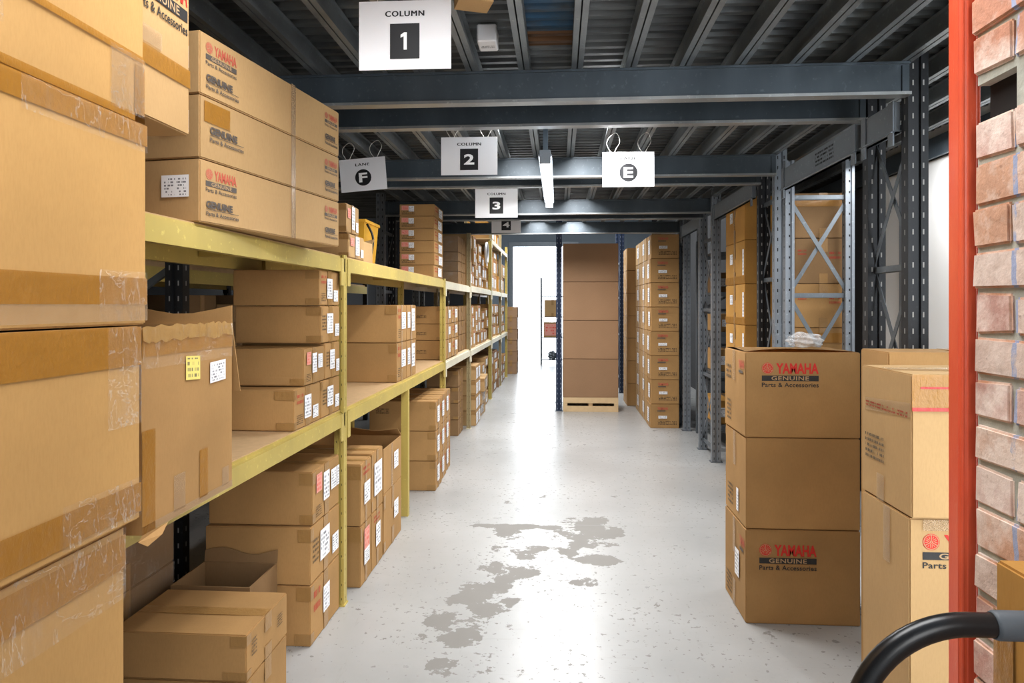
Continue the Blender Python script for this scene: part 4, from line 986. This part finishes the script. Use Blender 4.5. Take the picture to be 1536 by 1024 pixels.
# ------------------------------------------------------------------ hand truck and box at bottom right
t = thing('hand_truck', 'black tubular hand truck with a grey grip on its curved handle at bottom right', 'hand truck', (.475, .755, 0))
hw = .160; zt = 1.262
pts = [(-hw, .0, .16), (-hw, 0, .6), (-hw, 0, 1.0), (-hw, 0, zt-.12)]
for k in range(1, 17): a = k/16*math.pi/2; pts.append((-hw+.12*(1-math.cos(a)), 0, zt-.12+.12*math.sin(a)))
for k in range(0, 17): a = k/16*math.pi/2; pts.append((hw-.12+.12*math.sin(a), 0, zt-.12+.12*math.cos(a)))
pts += [(hw, 0, 1.0), (hw, 0, .6), (hw, 0, .16)]
q = N(); tube(q, pts, .0125, 18); obj('frame_tube', q, M_RUB, t)
q = N(); tube(q, [(-.018, 0, zt), (-.014, 0, zt), (.014, 0, zt), (.1, 0, zt), (.104, 0, zt)], [.0135, .0152, .0152, .0152, .0135], 18); obj('rubber_grip', q, M_GRIP, t)
for z in (.3, .6, .9): q = N(); tube(q, [(-hw, 0, z), (hw, 0, z)], .009, 10); obj('cross_bar', q, M_RUB, t)
q = N(); bx(q, -.17, .17, -.2, .01, .004, .012); obj('toe_plate', q, M_RUB, t)
q = N(); tube(q, [(-.2, .06, .1), (.2, .06, .1)], .01, 10); obj('axle', q, M_RUB, t)
for s in (-1, 1):
    q = N(); tube(q, [(s*.165, .06, .1), (s*.17, .06, .1), (s*.205, .06, .1), (s*.21, .06, .1)], [.085, .1, .1, .085], 24); w_ = obj('wheel', q, M_RUB, t)
    q = N(); tube(q, [(s*.16, .06, .1), (s*.214, .06, .1)], .035, 16); obj('hub', q, M_PLATE, w_)
    q = N(); bar(q, (s*hw, 0, .2), (s*hw, .06, .1), .03, .006, (1,0,0)); obj('axle_bracket', q, M_RUB, t)
carton('tall amber carton standing on end against the brick wall at bottom right', .662, .755, .935, 1.085, 0, 1.216, 'y', taped=None, patch=False, decals=(('-x', 'tape', .0, .3, .0, .94),), name='tall_cardboard_box')

# ------------------------------------------------------------------ light
def area(name, loc, size, power, rot=(0, 0, 0), col=(1, 1, 1)):
    l = bpy.data.lights.new(name, 'AREA'); l.shape = 'RECTANGLE'; l.size, l.size_y = size; l.energy = power; l.color = col
    o = bpy.data.objects.new(name, l); C.objects.link(o); o.location = loc; o.rotation_euler = rot
    return o
area('front_lamp', (-.1, 1.42, 3.15), (1.5, 1.0), 54)
area('rear_fill_lamp', (.5, -1.9, 2.3), (1.3, 1.3), 26, (R(76), 0, R(6)))
for y, p in ((4.15, 42), (6.2, 42), (8.45, 40)):
    area('bay_fill_light', (.2115, y, 2.78), (.16, .5), p)  # unseen fill lights added between the joists, without any fixture
    area('bay_fill_light', (-.295, y, 2.78), (.16, .5), p*.7)
area('rear_hall_lamp', (-.2, 12.5, 4.6), (2.0, 5.0), 380, (0, 0, 0), (.93, .97, 1))
area('side_fill_light', (2.15, 4.2, 2.6), (.4, 1.2), 22, (0, R(-15), 0))  # added fill light that brightens the white right wall
w = bpy.data.worlds.new('world'); bpy.context.scene.world = w; w.use_nodes = True
w.node_tree.nodes['Background'].inputs[0].default_value = (.90, .95, 1, 1); w.node_tree.nodes['Background'].inputs[1].default_value = 6.0
sc = bpy.context.scene
sc.view_settings.view_transform = 'Standard'; sc.view_settings.look = 'None'; sc.view_settings.exposure = 0.08; sc.view_settings.gamma = 0.91
sc.cycles.max_bounces = 8; sc.cycles.transparent_max_bounces = 16
